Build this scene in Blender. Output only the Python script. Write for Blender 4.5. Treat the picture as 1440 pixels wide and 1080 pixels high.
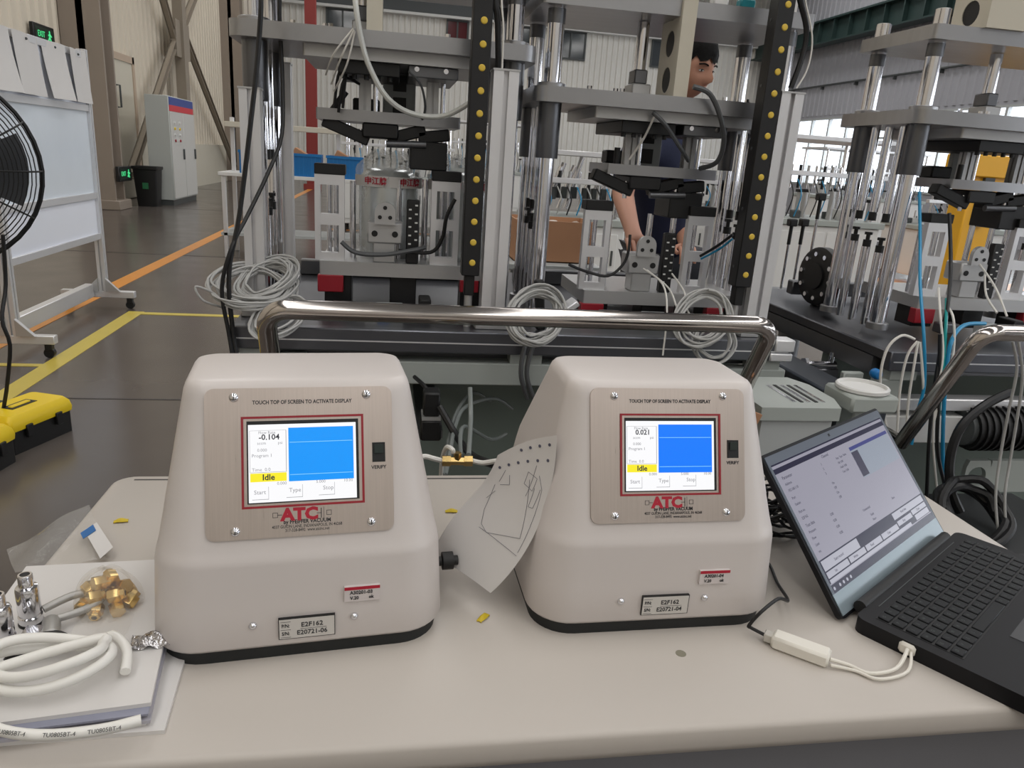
import bpy, bmesh, math, random
from mathutils import Vector, Matrix
random.seed(11)
for o in list(bpy.data.objects): bpy.data.objects.remove(o, do_unlink=True)
SC = bpy.context.scene
COL = SC.collection
PI = math.pi

# ------------------------------------------------------------------ camera
FPX, PITCH, ROLL, YAW, CAMH = 1044.0, math.radians(16.9), math.radians(3.93), math.radians(10.0), 1.31
FW = Vector((math.sin(YAW)*math.cos(PITCH), math.cos(YAW)*math.cos(PITCH), -math.sin(PITCH)))
_r0 = Vector((math.cos(YAW), -math.sin(YAW), 0)); _d0 = FW.cross(_r0)
RT = _r0*math.cos(ROLL) - _d0*math.sin(ROLL)
DN = _d0*math.cos(ROLL) + _r0*math.sin(ROLL)
CP = Vector((0, 0, CAMH))
cd = bpy.data.cameras.new('camera'); cam = bpy.data.objects.new('camera', cd); COL.objects.link(cam)
cd.sensor_width = 36.0; cd.sensor_fit = 'HORIZONTAL'; cd.lens = FPX/1440*36; cd.clip_start = .02; cd.clip_end = 200
m = Matrix((RT, -DN, -FW)).transposed().to_4x4(); m.translation = CP
cam.matrix_world = m
SC.camera = cam

# ------------------------------------------------------------------ world, lights, exposure
SC.view_settings.view_transform = 'Standard'; SC.view_settings.look = 'None'
SC.view_settings.exposure = 0.0; SC.view_settings.gamma = 1.0; SC.view_settings.use_curve_mapping = False
w = bpy.data.worlds.new('world'); SC.world = w; w.use_nodes = True
bg = w.node_tree.nodes['Background']; bg.inputs[0].default_value = (.85, .92, 1, 1); bg.inputs[1].default_value = 2.2
HX0, HX1, HY0, HY1, HZ = -5.3, 15.0, -17.0, 31.0, 9.0
def area(name, loc, rot, sx, sy, power, col=(1, 1, 1)):
    l = bpy.data.lights.new(name, 'AREA'); l.shape = 'RECTANGLE'; l.size = sx; l.size_y = sy; l.energy = power; l.color = col
    o = bpy.data.objects.new(name, l); COL.objects.link(o); o.location = loc; o.rotation_euler = rot
    return o
SKY_X = (-2.6, 2.4, 7.4, 12.4)          # long roof lights that run down the hall
for sx in SKY_X:
    for sy in (-11.5, -1.0, 10.0, 22.0):
        area('skylight_daylight', (sx, sy, HZ-.12), (0, 0, 0), 1.5, 9.5, 205, (1, .98, .96))
# daylight through the windows of the right wall stands with those windows below

# ------------------------------------------------------------------ placing helpers: where a sight line meets a plane of the hall
def _ray(x, y): return FW + RT*((x-720)/FPX) + DN*((y-540)/FPX)
def atY(x, y, Y): d = _ray(x, y); return CP + d*(Y/d.y)
def atZ(x, y, z): d = _ray(x, y); return CP + d*((z-CAMH)/d.z)
def atX(x, y, X): d = _ray(x, y); return CP + d*(X/d.x)

# ------------------------------------------------------------------ materials
MATS = {}
def lin(c): return tuple(((v/255)/12.92 if v/255 <= .04045 else ((v/255+.055)/1.055)**2.4) for v in c[:3]) + (1,)
def mat(name, rgb, rough=.5, metal=0., var=0., scale=8., bump=0., stretch=None, spec=.5, coat=0., rvar=0.):
    if name in MATS: return MATS[name]
    m = bpy.data.materials.new(name); m.use_nodes = True; nt = m.node_tree; b = nt.nodes['Principled BSDF']
    b.inputs['Base Color'].default_value = lin(rgb); b.inputs['Roughness'].default_value = rough
    b.inputs['Metallic'].default_value = metal; b.inputs['Specular IOR Level'].default_value = spec
    b.inputs['Coat Weight'].default_value = coat
    if var or bump or rvar:
        tc = nt.nodes.new('ShaderNodeTexCoord'); mp = nt.nodes.new('ShaderNodeMapping'); ns = nt.nodes.new('ShaderNodeTexNoise')
        nt.links.new(tc.outputs['Object'], mp.inputs[0]); nt.links.new(mp.outputs[0], ns.inputs['Vector'])
        if stretch: mp.inputs['Scale'].default_value = stretch
        ns.inputs['Scale'].default_value = scale; ns.inputs['Detail'].default_value = 4
        if var:
            mx = nt.nodes.new('ShaderNodeMix'); mx.data_type = 'RGBA'
            c = lin(rgb)
            mx.inputs['A'].default_value = tuple(max(0, v*(1-var)) for v in c[:3])+(1,)
            mx.inputs['B'].default_value = tuple(min(1, v*(1+var)) for v in c[:3])+(1,)
            nt.links.new(ns.outputs['Fac'], mx.inputs['Factor']); nt.links.new(mx.outputs['Result'], b.inputs['Base Color'])
        if rvar:
            mr = nt.nodes.new('ShaderNodeMapRange'); mr.inputs['To Min'].default_value = max(0, rough-rvar); mr.inputs['To Max'].default_value = rough+rvar
            nt.links.new(ns.outputs['Fac'], mr.inputs['Value']); nt.links.new(mr.outputs[0], b.inputs['Roughness'])
        if bump:
            bp = nt.nodes.new('ShaderNodeBump'); bp.inputs['Strength'].default_value = bump; bp.inputs['Distance'].default_value = .01
            nt.links.new(ns.outputs['Fac'], bp.inputs['Height']); nt.links.new(bp.outputs[0], b.inputs['Normal'])
    MATS[name] = m; return m
def emit(name, rgb, s=1.0):
    if name in MATS: return MATS[name]
    m = bpy.data.materials.new(name); m.use_nodes = True; b = m.node_tree.nodes['Principled BSDF']
    b.inputs['Base Color'].default_value = (0, 0, 0, 1); b.inputs['Roughness'].default_value = .25
    b.inputs['Emission Color'].default_value = lin(rgb); b.inputs['Emission Strength'].default_value = s
    MATS[name] = m; return m
def film(name, rgb, clear=.75, rough=.12, bump=.6, scale=30.):
    """clear plastic: see-through with glossy creases"""
    if name in MATS: return MATS[name]
    m = bpy.data.materials.new(name); m.use_nodes = True; nt = m.node_tree; b = nt.nodes['Principled BSDF']
    b.inputs['Base Color'].default_value = lin(rgb); b.inputs['Roughness'].default_value = rough
    tc = nt.nodes.new('ShaderNodeTexCoord'); ns = nt.nodes.new('ShaderNodeTexNoise'); bp = nt.nodes.new('ShaderNodeBump')
    ns.inputs['Scale'].default_value = scale; ns.inputs['Detail'].default_value = 3; bp.inputs['Strength'].default_value = bump; bp.inputs['Distance'].default_value = .004
    nt.links.new(tc.outputs['Object'], ns.inputs['Vector']); nt.links.new(ns.outputs['Fac'], bp.inputs['Height']); nt.links.new(bp.outputs[0], b.inputs['Normal'])
    t = nt.nodes.new('ShaderNodeBsdfTransparent'); mx = nt.nodes.new('ShaderNodeMixShader'); mx.inputs[0].default_value = clear
    nt.links.new(b.outputs[0], mx.inputs[1]); nt.links.new(t.outputs[0], mx.inputs[2]); nt.links.new(mx.outputs[0], nt.nodes['Material Output'].inputs[0])
    MATS[name] = m; return m
CHROME = mat('chrome', (226, 226, 230), .1, 1.)
POLISHED = mat('polished_tube', (196, 190, 186), .14, 1., rvar=.05, scale=6)
STEEL = mat('ground_steel', (166, 166, 168), .34, .9, var=.12, scale=5, stretch=(1, 8, 1))
DSTEEL = mat('dark_steel', (112, 113, 116), .36, .9, var=.15, scale=6)
ALU = mat('anodised_aluminium', (226, 226, 228), .38, .6, var=.05, scale=3)
ALUD = mat('dull_aluminium', (190, 190, 190), .42, .7, var=.08, scale=5)
BRUSH = mat('brushed_steel', (198, 186, 178), .3, 1., var=.1, scale=14, stretch=(60, 1, 1), rvar=.06)
BLACK = mat('black_anodised', (22, 22, 24), .42)
BLACKP = mat('black_plastic', (17, 17, 18), .5)
RUBBER = mat('black_rubber', (20, 20, 21), .6)
WHITEP = mat('white_enamel', (205, 198, 194), .36, var=.02, scale=3)
WHITE = mat('white_paint', (222, 222, 220), .5, var=.03, scale=4)
GREYP = mat('light_grey_paint', (176, 180, 180), .5, var=.04, scale=3)
CREAM = mat('cream_paint', (206, 200, 184), .5, var=.03, scale=4)
DGREY = mat('dark_grey_paint', (70, 74, 74), .5, var=.06, scale=3)
CABLE = mat('grey_cable_jacket', (172, 172, 170), .45)
CABLEW = mat('white_hose', (226, 224, 218), .35)
CABLEK = mat('black_cable_jacket', (20, 20, 22), .45)
CABLEB = mat('blue_air_hose', (34, 142, 190), .3)
CABLED = mat('dark_grey_hose', (84, 86, 88), .4)
YEL = mat('yellow_plastic', (232, 200, 20), .4, var=.04, scale=4)
BRASS = mat('brass', (224, 192, 128), .26, 1., var=.1, scale=20)
PAPER = mat('paper', (210, 207, 204), .75, var=.015, scale=3)
INK = mat('black_ink', (38, 38, 42), .7)
REDINK = mat('red_ink', (176, 24, 50), .6)
REDP = mat('red_enamel', (150, 26, 40), .4)
BLUEP = mat('blue_crate_plastic', (18, 112, 178), .45, var=.05, scale=5)
CARD = mat('brown_cardboard', (172, 128, 96), .8, var=.07, scale=6)
ORANGE = mat('orange_floor_paint', (226, 152, 70), .3, var=.1, scale=5)
YLINE = mat('yellow_floor_paint', (204, 184, 84), .3, var=.1, scale=5)
GLASSD = mat('dark_window_glass', (60, 66, 70), .08, 0., spec=.8)

# ------------------------------------------------------------------ mesh helpers
def V(*a): return Vector(a)
class G:
    """collects shapes that become ONE mesh"""
    def __init__(s): s.v = []; s.f = []
    def add(s, vs, fs, M=None):
        k = len(s.v)
        s.v += [tuple(M @ Vector(p)) if M else tuple(p) for p in vs]; s.f += [tuple(i+k for i in q) for q in fs]
        return s
    def box(s, a, b, c=0., M=None):
        lo = [min(a[i], b[i]) for i in range(3)]; hi = [max(a[i], b[i]) for i in range(3)]
        c = min(c, *( (hi[i]-lo[i])*.45 for i in range(3)))
        if c <= 0:
            vs = [(x, y, z) for x in (lo[0], hi[0]) for y in (lo[1], hi[1]) for z in (lo[2], hi[2])]
            fs = [(0, 1, 3, 2), (4, 6, 7, 5), (0, 4, 5, 1), (2, 3, 7, 6), (0, 2, 6, 4), (1, 5, 7, 3)]
            return s.add(vs, fs, M)
        vs = []; idx = {}
        for sx in (0, 1):
            for sy in (0, 1):
                for sz in (0, 1):
                    sg = (sx, sy, sz)
                    for ax in range(3):
                        p = [(hi[i]-c if sg[i] else lo[i]+c) for i in range(3)]
                        p[ax] = hi[ax] if sg[ax] else lo[ax]
                        idx[(sx, sy, sz, ax)] = len(vs); vs.append(tuple(p))
        fs = []
        for ax in range(3):
            o1, o2 = [i for i in range(3) if i != ax]
            for sd in (0, 1):
                q = []
                for (p1, p2) in ((0, 0), (1, 0), (1, 1), (0, 1)):
                    sg = [0]*3; sg[ax] = sd; sg[o1] = p1; sg[o2] = p2; q.append(idx[(*sg, ax)])
                flip = (sd == 1) != (ax == 1)
                fs.append(tuple(q if flip else q[::-1]))
        for ax in range(3):
            o1, o2 = [i for i in range(3) if i != ax]
            for p1 in (0, 1):
                for p2 in (0, 1):
                    s0 = [0]*3; s1 = [0]*3; s0[ax] = 0; s1[ax] = 1
                    s0[o1] = s1[o1] = p1; s0[o2] = s1[o2] = p2
                    fs.append((idx[(*s0, o1)], idx[(*s1, o1)], idx[(*s1, o2)], idx[(*s0, o2)]))
        for sx in (0, 1):
            for sy in (0, 1):
                for sz in (0, 1): fs.append(tuple(idx[(sx, sy, sz, a)] for a in range(3)))
        return s.add(vs, fs, M)
    def cyl(s, p0, p1, r0, r1=None, n=14, cap=True):
        p0 = Vector(p0); p1 = Vector(p1); r1 = r0 if r1 is None else r1
        d = (p1-p0).normalized(); a = d.orthogonal().normalized(); b = d.cross(a)
        vs = [p0+(a*math.cos(t)+b*math.sin(t))*r0 for t in [2*PI*i/n for i in range(n)]]
        vs += [p1+(a*math.cos(t)+b*math.sin(t))*r1 for t in [2*PI*i/n for i in range(n)]]
        fs = [(i, (i+1) % n, n+(i+1) % n, n+i) for i in range(n)]
        if cap: fs += [tuple(range(n))[::-1], tuple(range(n, 2*n))]
        return s.add(vs, fs)
    def lathe(s, prof, base=(0, 0, 0), axis=(0, 0, 1), n=20, cap=True):
        base = Vector(base); d = Vector(axis).normalized(); a = d.orthogonal().normalized(); b = d.cross(a)
        vs = []; fs = []
        for (r, h) in prof:
            for i in range(n):
                t = 2*PI*i/n; vs.append(base+d*h+(a*math.cos(t)+b*math.sin(t))*max(r, 1e-5))
        for k in range(len(prof)-1):
            for i in range(n): fs.append((k*n+i, k*n+(i+1) % n, (k+1)*n+(i+1) % n, (k+1)*n+i))
        if cap: fs += [tuple(range(n))[::-1], tuple(range((len(prof)-1)*n, len(prof)*n))]
        return s.add(vs, fs)
    def tube(s, pts, r, n=8, sub=5, closed=False, cap=True, flat=None):
        P = [Vector(p) for p in pts]
        if sub > 1 and len(P) > 2:
            Q = []; N = len(P)
            for i in range(N if closed else N-1):
                g = lambda k: P[k % N] if closed else P[max(0, min(N-1, k))]
                p0, p1, p2, p3 = g(i-1), g(i), g(i+1), g(i+2)
                for j in range(sub):
                    t = j/sub
                    Q.append(.5*((2*p1)+(p2-p0)*t+(2*p0-5*p1+4*p2-p3)*t*t+(3*p1-p0-3*p2+p3)*t**3))
            if not closed: Q.append(P[-1])
            P = Q
        N = len(P); vs = []; fs = []; a = None
        for i in range(N):
            d = (P[(i+1) % N]-P[i-1]) if closed else (P[min(N-1, i+1)]-P[max(0, i-1)])
            if d.length < 1e-9: d = V(0, 0, 1)
            d.normalize()
            a = d.orthogonal().normalized() if a is None else (a-d*a.dot(d)).normalized() if (a-d*a.dot(d)).length > 1e-6 else d.orthogonal().normalized()
            b = d.cross(a)
            rr = r(i/(N-1)) if callable(r) else r
            for k in range(n):
                t = 2*PI*k/n; vs.append(P[i]+(a*math.cos(t)+b*math.sin(t))*rr)
        for i in range(N if closed else N-1):
            j = (i+1) % N
            for k in range(n): fs.append((i*n+k, i*n+(k+1) % n, j*n+(k+1) % n, j*n+k))
        if cap and not closed: fs += [tuple(range(n))[::-1], tuple(range((N-1)*n, N*n))]
        return s.add(vs, fs)
    def prism(s, poly, h, o=(0, 0, 0), u=(1, 0, 0), v=(0, 1, 0)):
        o = Vector(o); u = Vector(u); v = Vector(v); n = u.cross(v).normalized(); k = len(poly)
        vs = [o+u*p[0]+v*p[1] for p in poly]+[o+u*p[0]+v*p[1]+n*h for p in poly]
        fs = [tuple(range(k))[::-1], tuple(range(k, 2*k))]+[(i, (i+1) % k, k+(i+1) % k, k+i) for i in range(k)]
        return s.add(vs, fs)
    def holecell(s, x0, x1, z0, z1, r, y0, y1, n=16, axis='y', cx=None, cz=None):
        """rectangular slab with one round hole; slab lies in the x-z plane (axis y) or the y-z plane (axis x)"""
        cx = (x0+x1)/2 if cx is None else cx; cz = (z0+z1)/2 if cz is None else cz; vs = []; fs = []
        for y in (y0, y1):
            for i in range(n):
                t = 2*PI*(i+.5)/n; c, sn = math.cos(t), math.sin(t); k = 1/max(abs(c), abs(sn))
                ox = cx+(c*k)*((x1-cx) if c > 0 else (cx-x0)); oz = cz+(sn*k)*((z1-cz) if sn > 0 else (cz-z0))
                for (px, pz) in ((cx+c*r, cz+sn*r), (ox, oz)):
                    vs.append((px, y, pz) if axis == 'y' else (y, px, pz))
        m2 = 2*n
        for i in range(n):
            j = (i+1) % n
            fs += [(2*i, 2*i+1, 2*j+1, 2*j), (m2+2*i, m2+2*j, m2+2*j+1, m2+2*i+1), (2*i, 2*j, m2+2*j, m2+2*i), (2*i+1, m2+2*i+1, m2+2*j+1, 2*j+1)]
        return s.add(vs, fs)
    def text(s, t, size, o, u=(1, 0, 0), v=(0, 0, 1), ext=.0002, align='CENTER', bold=0., sx=1.):
        c = bpy.data.curves.new('lettering', 'FONT'); c.body = t; c.size = size; c.extrude = ext; c.offset = bold
        c.align_x = align; c.align_y = 'CENTER'; c.resolution_u = 2; c.space_character = 1.0
        ob = bpy.data.objects.new('lettering', c); me = bpy.data.meshes.new_from_object(ob)
        u = Vector(u).normalized(); v = Vector(v).normalized(); n = u.cross(v); o = Vector(o)
        s.add([o+u*p.co.x*sx+v*p.co.y+n*(p.co.z+ext) for p in me.vertices], [tuple(q.vertices) for q in me.polygons])
        bpy.data.objects.remove(ob); bpy.data.curves.remove(c); bpy.data.meshes.remove(me); return s
    def grid(s, fn, nu, nv, thick=0.):
        """sheet fn(a,b) with optional thickness"""
        top = [[Vector(fn(i/nu, j/nv)) for j in range(nv+1)] for i in range(nu+1)]
        W = nv+1; vs = [p for row in top for p in row]
        fs = [(i*W+j, (i+1)*W+j, (i+1)*W+j+1, i*W+j+1) for i in range(nu) for j in range(nv)]
        if thick:
            nb = []
            for i in range(nu+1):
                for j in range(nv+1):
                    a = top[min(nu, i+1)][j]-top[max(0, i-1)][j]; b = top[i][min(nv, j+1)]-top[i][max(0, j-1)]
                    nb.append(top[i][j]-a.cross(b).normalized()*thick)
            k = len(vs); vs += nb; fs += [tuple(q+k for q in f[::-1]) for f in fs]
            rim = [(i, 0) for i in range(nu)]+[(nu, j) for j in range(nv)]+[(i, nv) for i in range(nu, 0, -1)]+[(0, j) for j in range(nv, 0, -1)]
            R = [i*W+j for i, j in rim]
            fs += [(R[q], k+R[q], k+R[(q+1) % len(R)], R[(q+1) % len(R)]) for q in range(len(R))]
        return s.add(vs, fs)
    def build(s, name, mt, parent=None, angle=38, local=False, fix=True):
        me = bpy.data.meshes.new(name)
        off = Vector((0, 0, 0))
        if parent is not None and not local:
            p = parent
            while p: off = off+Vector(p.location); p = p.parent
        R = None
        me.from_pydata([tuple(Vector(p)-off) for p in s.v], [], s.f)
        if fix:
            bm = bmesh.new(); bm.from_mesh(me); bmesh.ops.recalc_face_normals(bm, faces=bm.faces); bm.to_mesh(me); bm.free()
        me.polygons.foreach_set('use_smooth', [True]*len(me.polygons))
        me.set_sharp_from_angle(angle=math.radians(angle))
        for q in (mt if isinstance(mt, (list, tuple)) else [mt]): me.materials.append(q)
        ob = bpy.data.objects.new(name, me); COL.objects.link(ob)
        if parent is not None: ob.parent = parent
        return ob
def tag(o, label, cat, group=None):
    o['label'] = label; o['category'] = cat
    if group: o['group'] = group
    return o
def thing(name, label, cat, loc=(0, 0, 0), rotz=0., group=None):
    o = bpy.data.objects.new(name, None); COL.objects.link(o); o.location = loc; o.rotation_euler = (0, 0, rotz); o.empty_display_size = .05
    return tag(o, label, cat, group)
def struct(o): o['kind'] = 'structure'; return o
def one(g, name, mt, label, cat, group=None, loc=None, angle=38, fix=True):
    """a thing that is one mesh; its origin goes to its base"""
    if loc is None:
        xs, ys, zs = zip(*g.v); loc = ((min(xs)+max(xs))/2, (min(ys)+max(ys))/2, min(zs))
    L = Vector(loc); g.v = [tuple(Vector(p)-L) for p in g.v]
    o = g.build(name, mt, None, angle, True, fix); o.location = loc
    return tag(o, label, cat, group)
def clone(o, parent=None, name=None):
    c = o.copy(); COL.objects.link(c); c.parent = parent
    if name: c.name = name
    for ch in o.children: clone(ch, c)
    return c
def rrect(hw, y0, y1, r, n=6):
    """rounded rectangle outline, counter-clockwise"""
    pts = []
    for (cx, cy, a0) in ((hw-r, y0+r, -PI/2), (hw-r, y1-r, 0), (-hw+r, y1-r, PI/2), (-hw+r, y0+r, PI)):
        for i in range(n+1):
            t = a0+PI/2*i/n; pts.append((cx+r*math.cos(t), cy+r*math.sin(t)))
    return pts
def rounded(x0, x1, y0, y1, r, n=5):
    c = (x0+x1)/2; return [(px+c, py) for px, py in rrect((x1-x0)/2, y0, y1, r, n)]
def coil(c, r, turns, wr, up=(0, 0, 1), seed=0, jit=.12, flat=1., n=6, height=.0, tail=None):
    rnd = random.Random(seed); c = Vector(c); d = Vector(up).normalized(); a = d.orthogonal().normalized(); b = d.cross(a); pts = []
    ph = rnd.random()*6
    k = 12
    for i in range(int(turns*k)+1):
        t = 2*PI*i/k+ph; j = 1+jit*math.sin(t*.31+seed)+rnd.uniform(-jit, jit)*.35
        pts.append(c+a*math.cos(t)*r*j+b*math.sin(t)*r*flat*j+d*(height*(i/(turns*k))+rnd.uniform(0, wr*3)))
    if tail: pts += [Vector(p) for p in tail]
    return G().tube(pts, wr, n, 3)
# ================================================================== THE HALL
def floor_material():
    m = bpy.data.materials.new('polished_concrete'); m.use_nodes = True; nt = m.node_tree; b = nt.nodes['Principled BSDF']
    tc = nt.nodes.new('ShaderNodeTexCoord'); n1 = nt.nodes.new('ShaderNodeTexNoise'); n2 = nt.nodes.new('ShaderNodeTexNoise')
    n1.inputs['Scale'].default_value = .9; n1.inputs['Detail'].default_value = 6; n2.inputs['Scale'].default_value = 2.5; n2.inputs['Detail'].default_value = 2
    for n in (n1, n2): nt.links.new(tc.outputs['Object'], n.inputs['Vector'])
    mx = nt.nodes.new('ShaderNodeMix'); mx.data_type = 'RGBA'; mx.inputs['A'].default_value = lin((74, 68, 64)); mx.inputs['B'].default_value = lin((100, 93, 88))
    nt.links.new(n1.outputs['Fac'], mx.inputs['Factor']); nt.links.new(mx.outputs['Result'], b.inputs['Base Color'])
    mr = nt.nodes.new('ShaderNodeMapRange'); mr.inputs['To Min'].default_value = .17; mr.inputs['To Max'].default_value = .26
    nt.links.new(n2.outputs['Fac'], mr.inputs['Value']); nt.links.new(mr.outputs[0], b.inputs['Roughness'])
    return m
fl = struct(G().box((HX0, HY0, -.1), (HX1, HY1, 0)).build('floor', floor_material()))
fl['label'] = 'grey polished concrete floor of the hall'
for (a, b, mt) in (((-2.46, 3.0), (-2.32, 24), ORANGE), ((-1.95, -2), (-1.84, 5.95), YLINE), ((-1.84, 5.86), (2.4, 5.93), YLINE),
                   ((-2.9, 4.42), (-1.95, 4.47), YLINE), ((3.2, 9.1), (12.5, 9.75), ORANGE), ((-1.0, 12.6), (12.5, 12.75), ORANGE)):
    G().box((*a, -.02), (*b, .003)).build('painted_line', mt, fl)
JOINT = mat('joint_filler', (62, 58, 56), .6)
for y in (3.86, 9.0, 15.0, 21.0): G().box((HX0+.1, y, -.02), (HX1-.1, y+.012, .002)).build('expansion_joint', JOINT, fl)
CORR_L = mat('cream_sheet', (214, 204, 186), .45, var=.03, scale=1.5)
CORR_B = mat('white_sheet', (222, 220, 214), .45, var=.03, scale=1.5)
CORR_R = mat('grey_sheet', (166, 167, 174), .5, var=.03, scale=1.5)
ROOFM = mat('roof_sheet', (176, 178, 180), .6, var=.03, scale=1)
def corr_y(x, y0, y1, z0, z1, step, d):           # ribbed sheet on a wall that runs along y; ribs stick out by d
    g = G(); n = int((y1-y0)/step); pts = []
    for i in range(n):
        y = y0+i*step; pts += [(x, y), (x, y+step*.55), (x+d, y+step*.65), (x+d, y+step*.9)]
    pts.append((x, y1)); k = len(pts)
    g.add([(p[0], p[1], z0) for p in pts]+[(p[0], p[1], z1) for p in pts], [(i, i+1, k+i+1, k+i) for i in range(k-1)])
    return g
def corr_x(y, x0, x1, z0, z1, step, d):
    g = corr_y(y, x0, x1, z0, z1, step, d); g.v = [(p[1], p[0], p[2]) for p in g.v]; return g
wl = struct(G().box((HX0-.2, HY0, 0), (HX0, HY1, HZ)).build('wall_left', CORR_L)); corr_y(HX0+.002, HY0+.1, HY1-.1, 1.1, HZ, .3, .035).build('ribbed_sheet', CORR_L, wl)
wb = struct(G().box((HX0-.2, HY1, 0), (HX1+.2, HY1+.2, HZ)).build('wall_back', CORR_B)); corr_x(HY1-.002, HX0+.1, HX1-.1, 0, HZ, .22, -.035).build('ribbed_sheet', CORR_B, wb)
struct(G().box((HX0-.2, HY0-.2, 0), (HX1+.2, HY0, HZ)).build('wall_front', CORR_B))
ce = struct(G().box((HX0-.2, HY0-.2, HZ), (HX1+.2, HY1+.2, HZ+.2)).build('ceiling', ROOFM))
for y in range(-12, 31, 6): G().box((HX0, y-.09, HZ-.5), (HX1, y+.09, HZ)).build('roof_beam', GREYP, ce)
# right wall with window openings; daylight comes in through the panes
WIN = ((-13.0, -7.4), (-6.0, -.6), (0.6, 6.0), (7.4, 13.0), (14.2, 20.6), (22.0, 28.6)); WZ0, WZ1 = 1.15, 3.3
g = G().box((HX1, HY0, 0), (HX1+.2, HY1, WZ0)).box((HX1, HY0, WZ1), (HX1+.2, HY1, HZ))
ys = [HY0]+[v for w_ in WIN for v in w_]+[HY1]
for i in range(0, len(ys), 2): g.box((HX1, ys[i], WZ0), (HX1+.2, ys[i+1], WZ1))
wr = struct(g.build('wall_right', CORR_R)); corr_y(HX1-.002, HY0+.1, HY1-.1, WZ1+.15, HZ, .3, -.035).build('ribbed_sheet', CORR_R, wr)
PANE = film('window_pane', (235, 240, 245), .9, .05, .0)
for k, (a, b) in enumerate(WIN):
    wn = bpy.data.objects.new('window_%d' % (k+1), None); COL.objects.link(wn); wn.location = (HX1, (a+b)/2, WZ0); struct(wn)
    wn['label'] = 'bright window of many panes in the right hall wall'
    f = G().box((HX1-.04, a, WZ0-.06), (HX1+.1, b, WZ0)).box((HX1-.04, a, WZ1), (HX1+.1, b, WZ1+.06)).box((HX1-.02, a, 2.62), (HX1+.06, b, 2.68))
    n = int((b-a)/.95)
    for i in range(n+1): y = a+(b-a)*i/n; f.box((HX1-.03, y-.04, WZ0), (HX1+.08, y+.04, WZ1))
    f.build('window_frame', GREYP, wn)
    p0 = None
    for i in range(n):
        for (z0, z1) in ((WZ0, 2.62), (2.68, WZ1)):
            G().box((HX1+.02, a+(b-a)*i/n+.04, z0), (HX1+.026, a+(b-a)*(i+1)/n-.04, z1)).build('pane', PANE, wn)
    area('window_daylight', (HX1+.3, (a+b)/2, (WZ0+WZ1)/2), (0, PI/2, 0), WZ1-WZ0+.5, b-a+.3, 150, (.93, .96, 1))
# crane girder, conduit on the right wall
GREEN = mat('dark_green_paint', (38, 58, 56), .5, var=.1, scale=3)
g = G().box((14.5, HY0+.2, 5.75), (14.56, HY1-.2, 6.4)).box((14.3, HY0+.2, 6.4), (14.75, HY1-.2, 6.46)).box((14.3, HY0+.2, 5.7), (14.75, HY1-.2, 5.75))
t1 = struct(g.build('trim_1', GREEN)); t1['label'] = 'dark green crane girder along the right wall'
for i in range(52):
    y = HY0+.6+i*.9; G().box((14.35, y, 5.75), (14.5, y+.05, 6.4)).build('stiffener', GREEN, t1)
g = G().cyl((14.9, HY0+.2, 4.44), (14.9, HY1-.2, 4.44), .035, n=8)
for y in range(10, 31, 2): g.box((14.86, y, 4.32), (14.99, y+.05, 4.44))
t2 = struct(g.build('trim_2', DGREY)); t2['label'] = 'thin grey conduit along the right wall'
# dark clerestory strip and small windows of the back wall
t3 = struct(G().box((HX0+.1, HY1-.3, 6.25), (HX1-.1, HY1-.04, 7.6)).build('trim_3', mat('smoked_strip', (74, 78, 80), .5, var=.1, scale=1)))
t3['label'] = 'dark strip high on the back wall'
struct(G().box((HX0+.1, HY1-.34, 6.16), (HX1-.1, HY1-.04, 6.25)).build('trim_4', WHITE))['label'] = 'pale rail below the dark strip on the back wall'
for k, (x0, x1, z0, z1, gm) in enumerate(((6.3, 7.4, 5.2, 6.1, GLASSD), (2.05, 2.78, 5.45, 6.1, mat('red_tinted_glass', (92, 40, 44), .1)), (10.2, 11.4, 5.2, 6.1, GLASSD), (-2.4, -1.3, 5.2, 6.1, GLASSD), (4.6, 5.2, 5.2, 6.1, GLASSD))):
    wn = bpy.data.objects.new('window_%d' % (k+7), None); COL.objects.link(wn); wn.location = (x0, HY1, z0); struct(wn)
    wn['label'] = 'small dark window high in the white back wall'
    f = G(); Y0, Y1 = HY1-.12, HY1-.03
    for a, b in (((x0-.06, z0-.06), (x1+.06, z0)), ((x0-.06, z1), (x1+.06, z1+.06)), ((x0-.06, z0), (x0, z1)), ((x1, z0), (x1+.06, z1)), (((x0+x1)/2-.03, z0), ((x0+x1)/2+.03, z1))):
        f.box((a[0], Y0, a[1]), (b[0], Y1, b[1]))
    f.build('window_frame', DGREY, wn)
    for a, b in ((x0, (x0+x1)/2-.03), ((x0+x1)/2+.03, x1)): G().box((a, HY1-.07, z0), (b, HY1-.06, z1)).build('pane', gm, wn)
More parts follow.
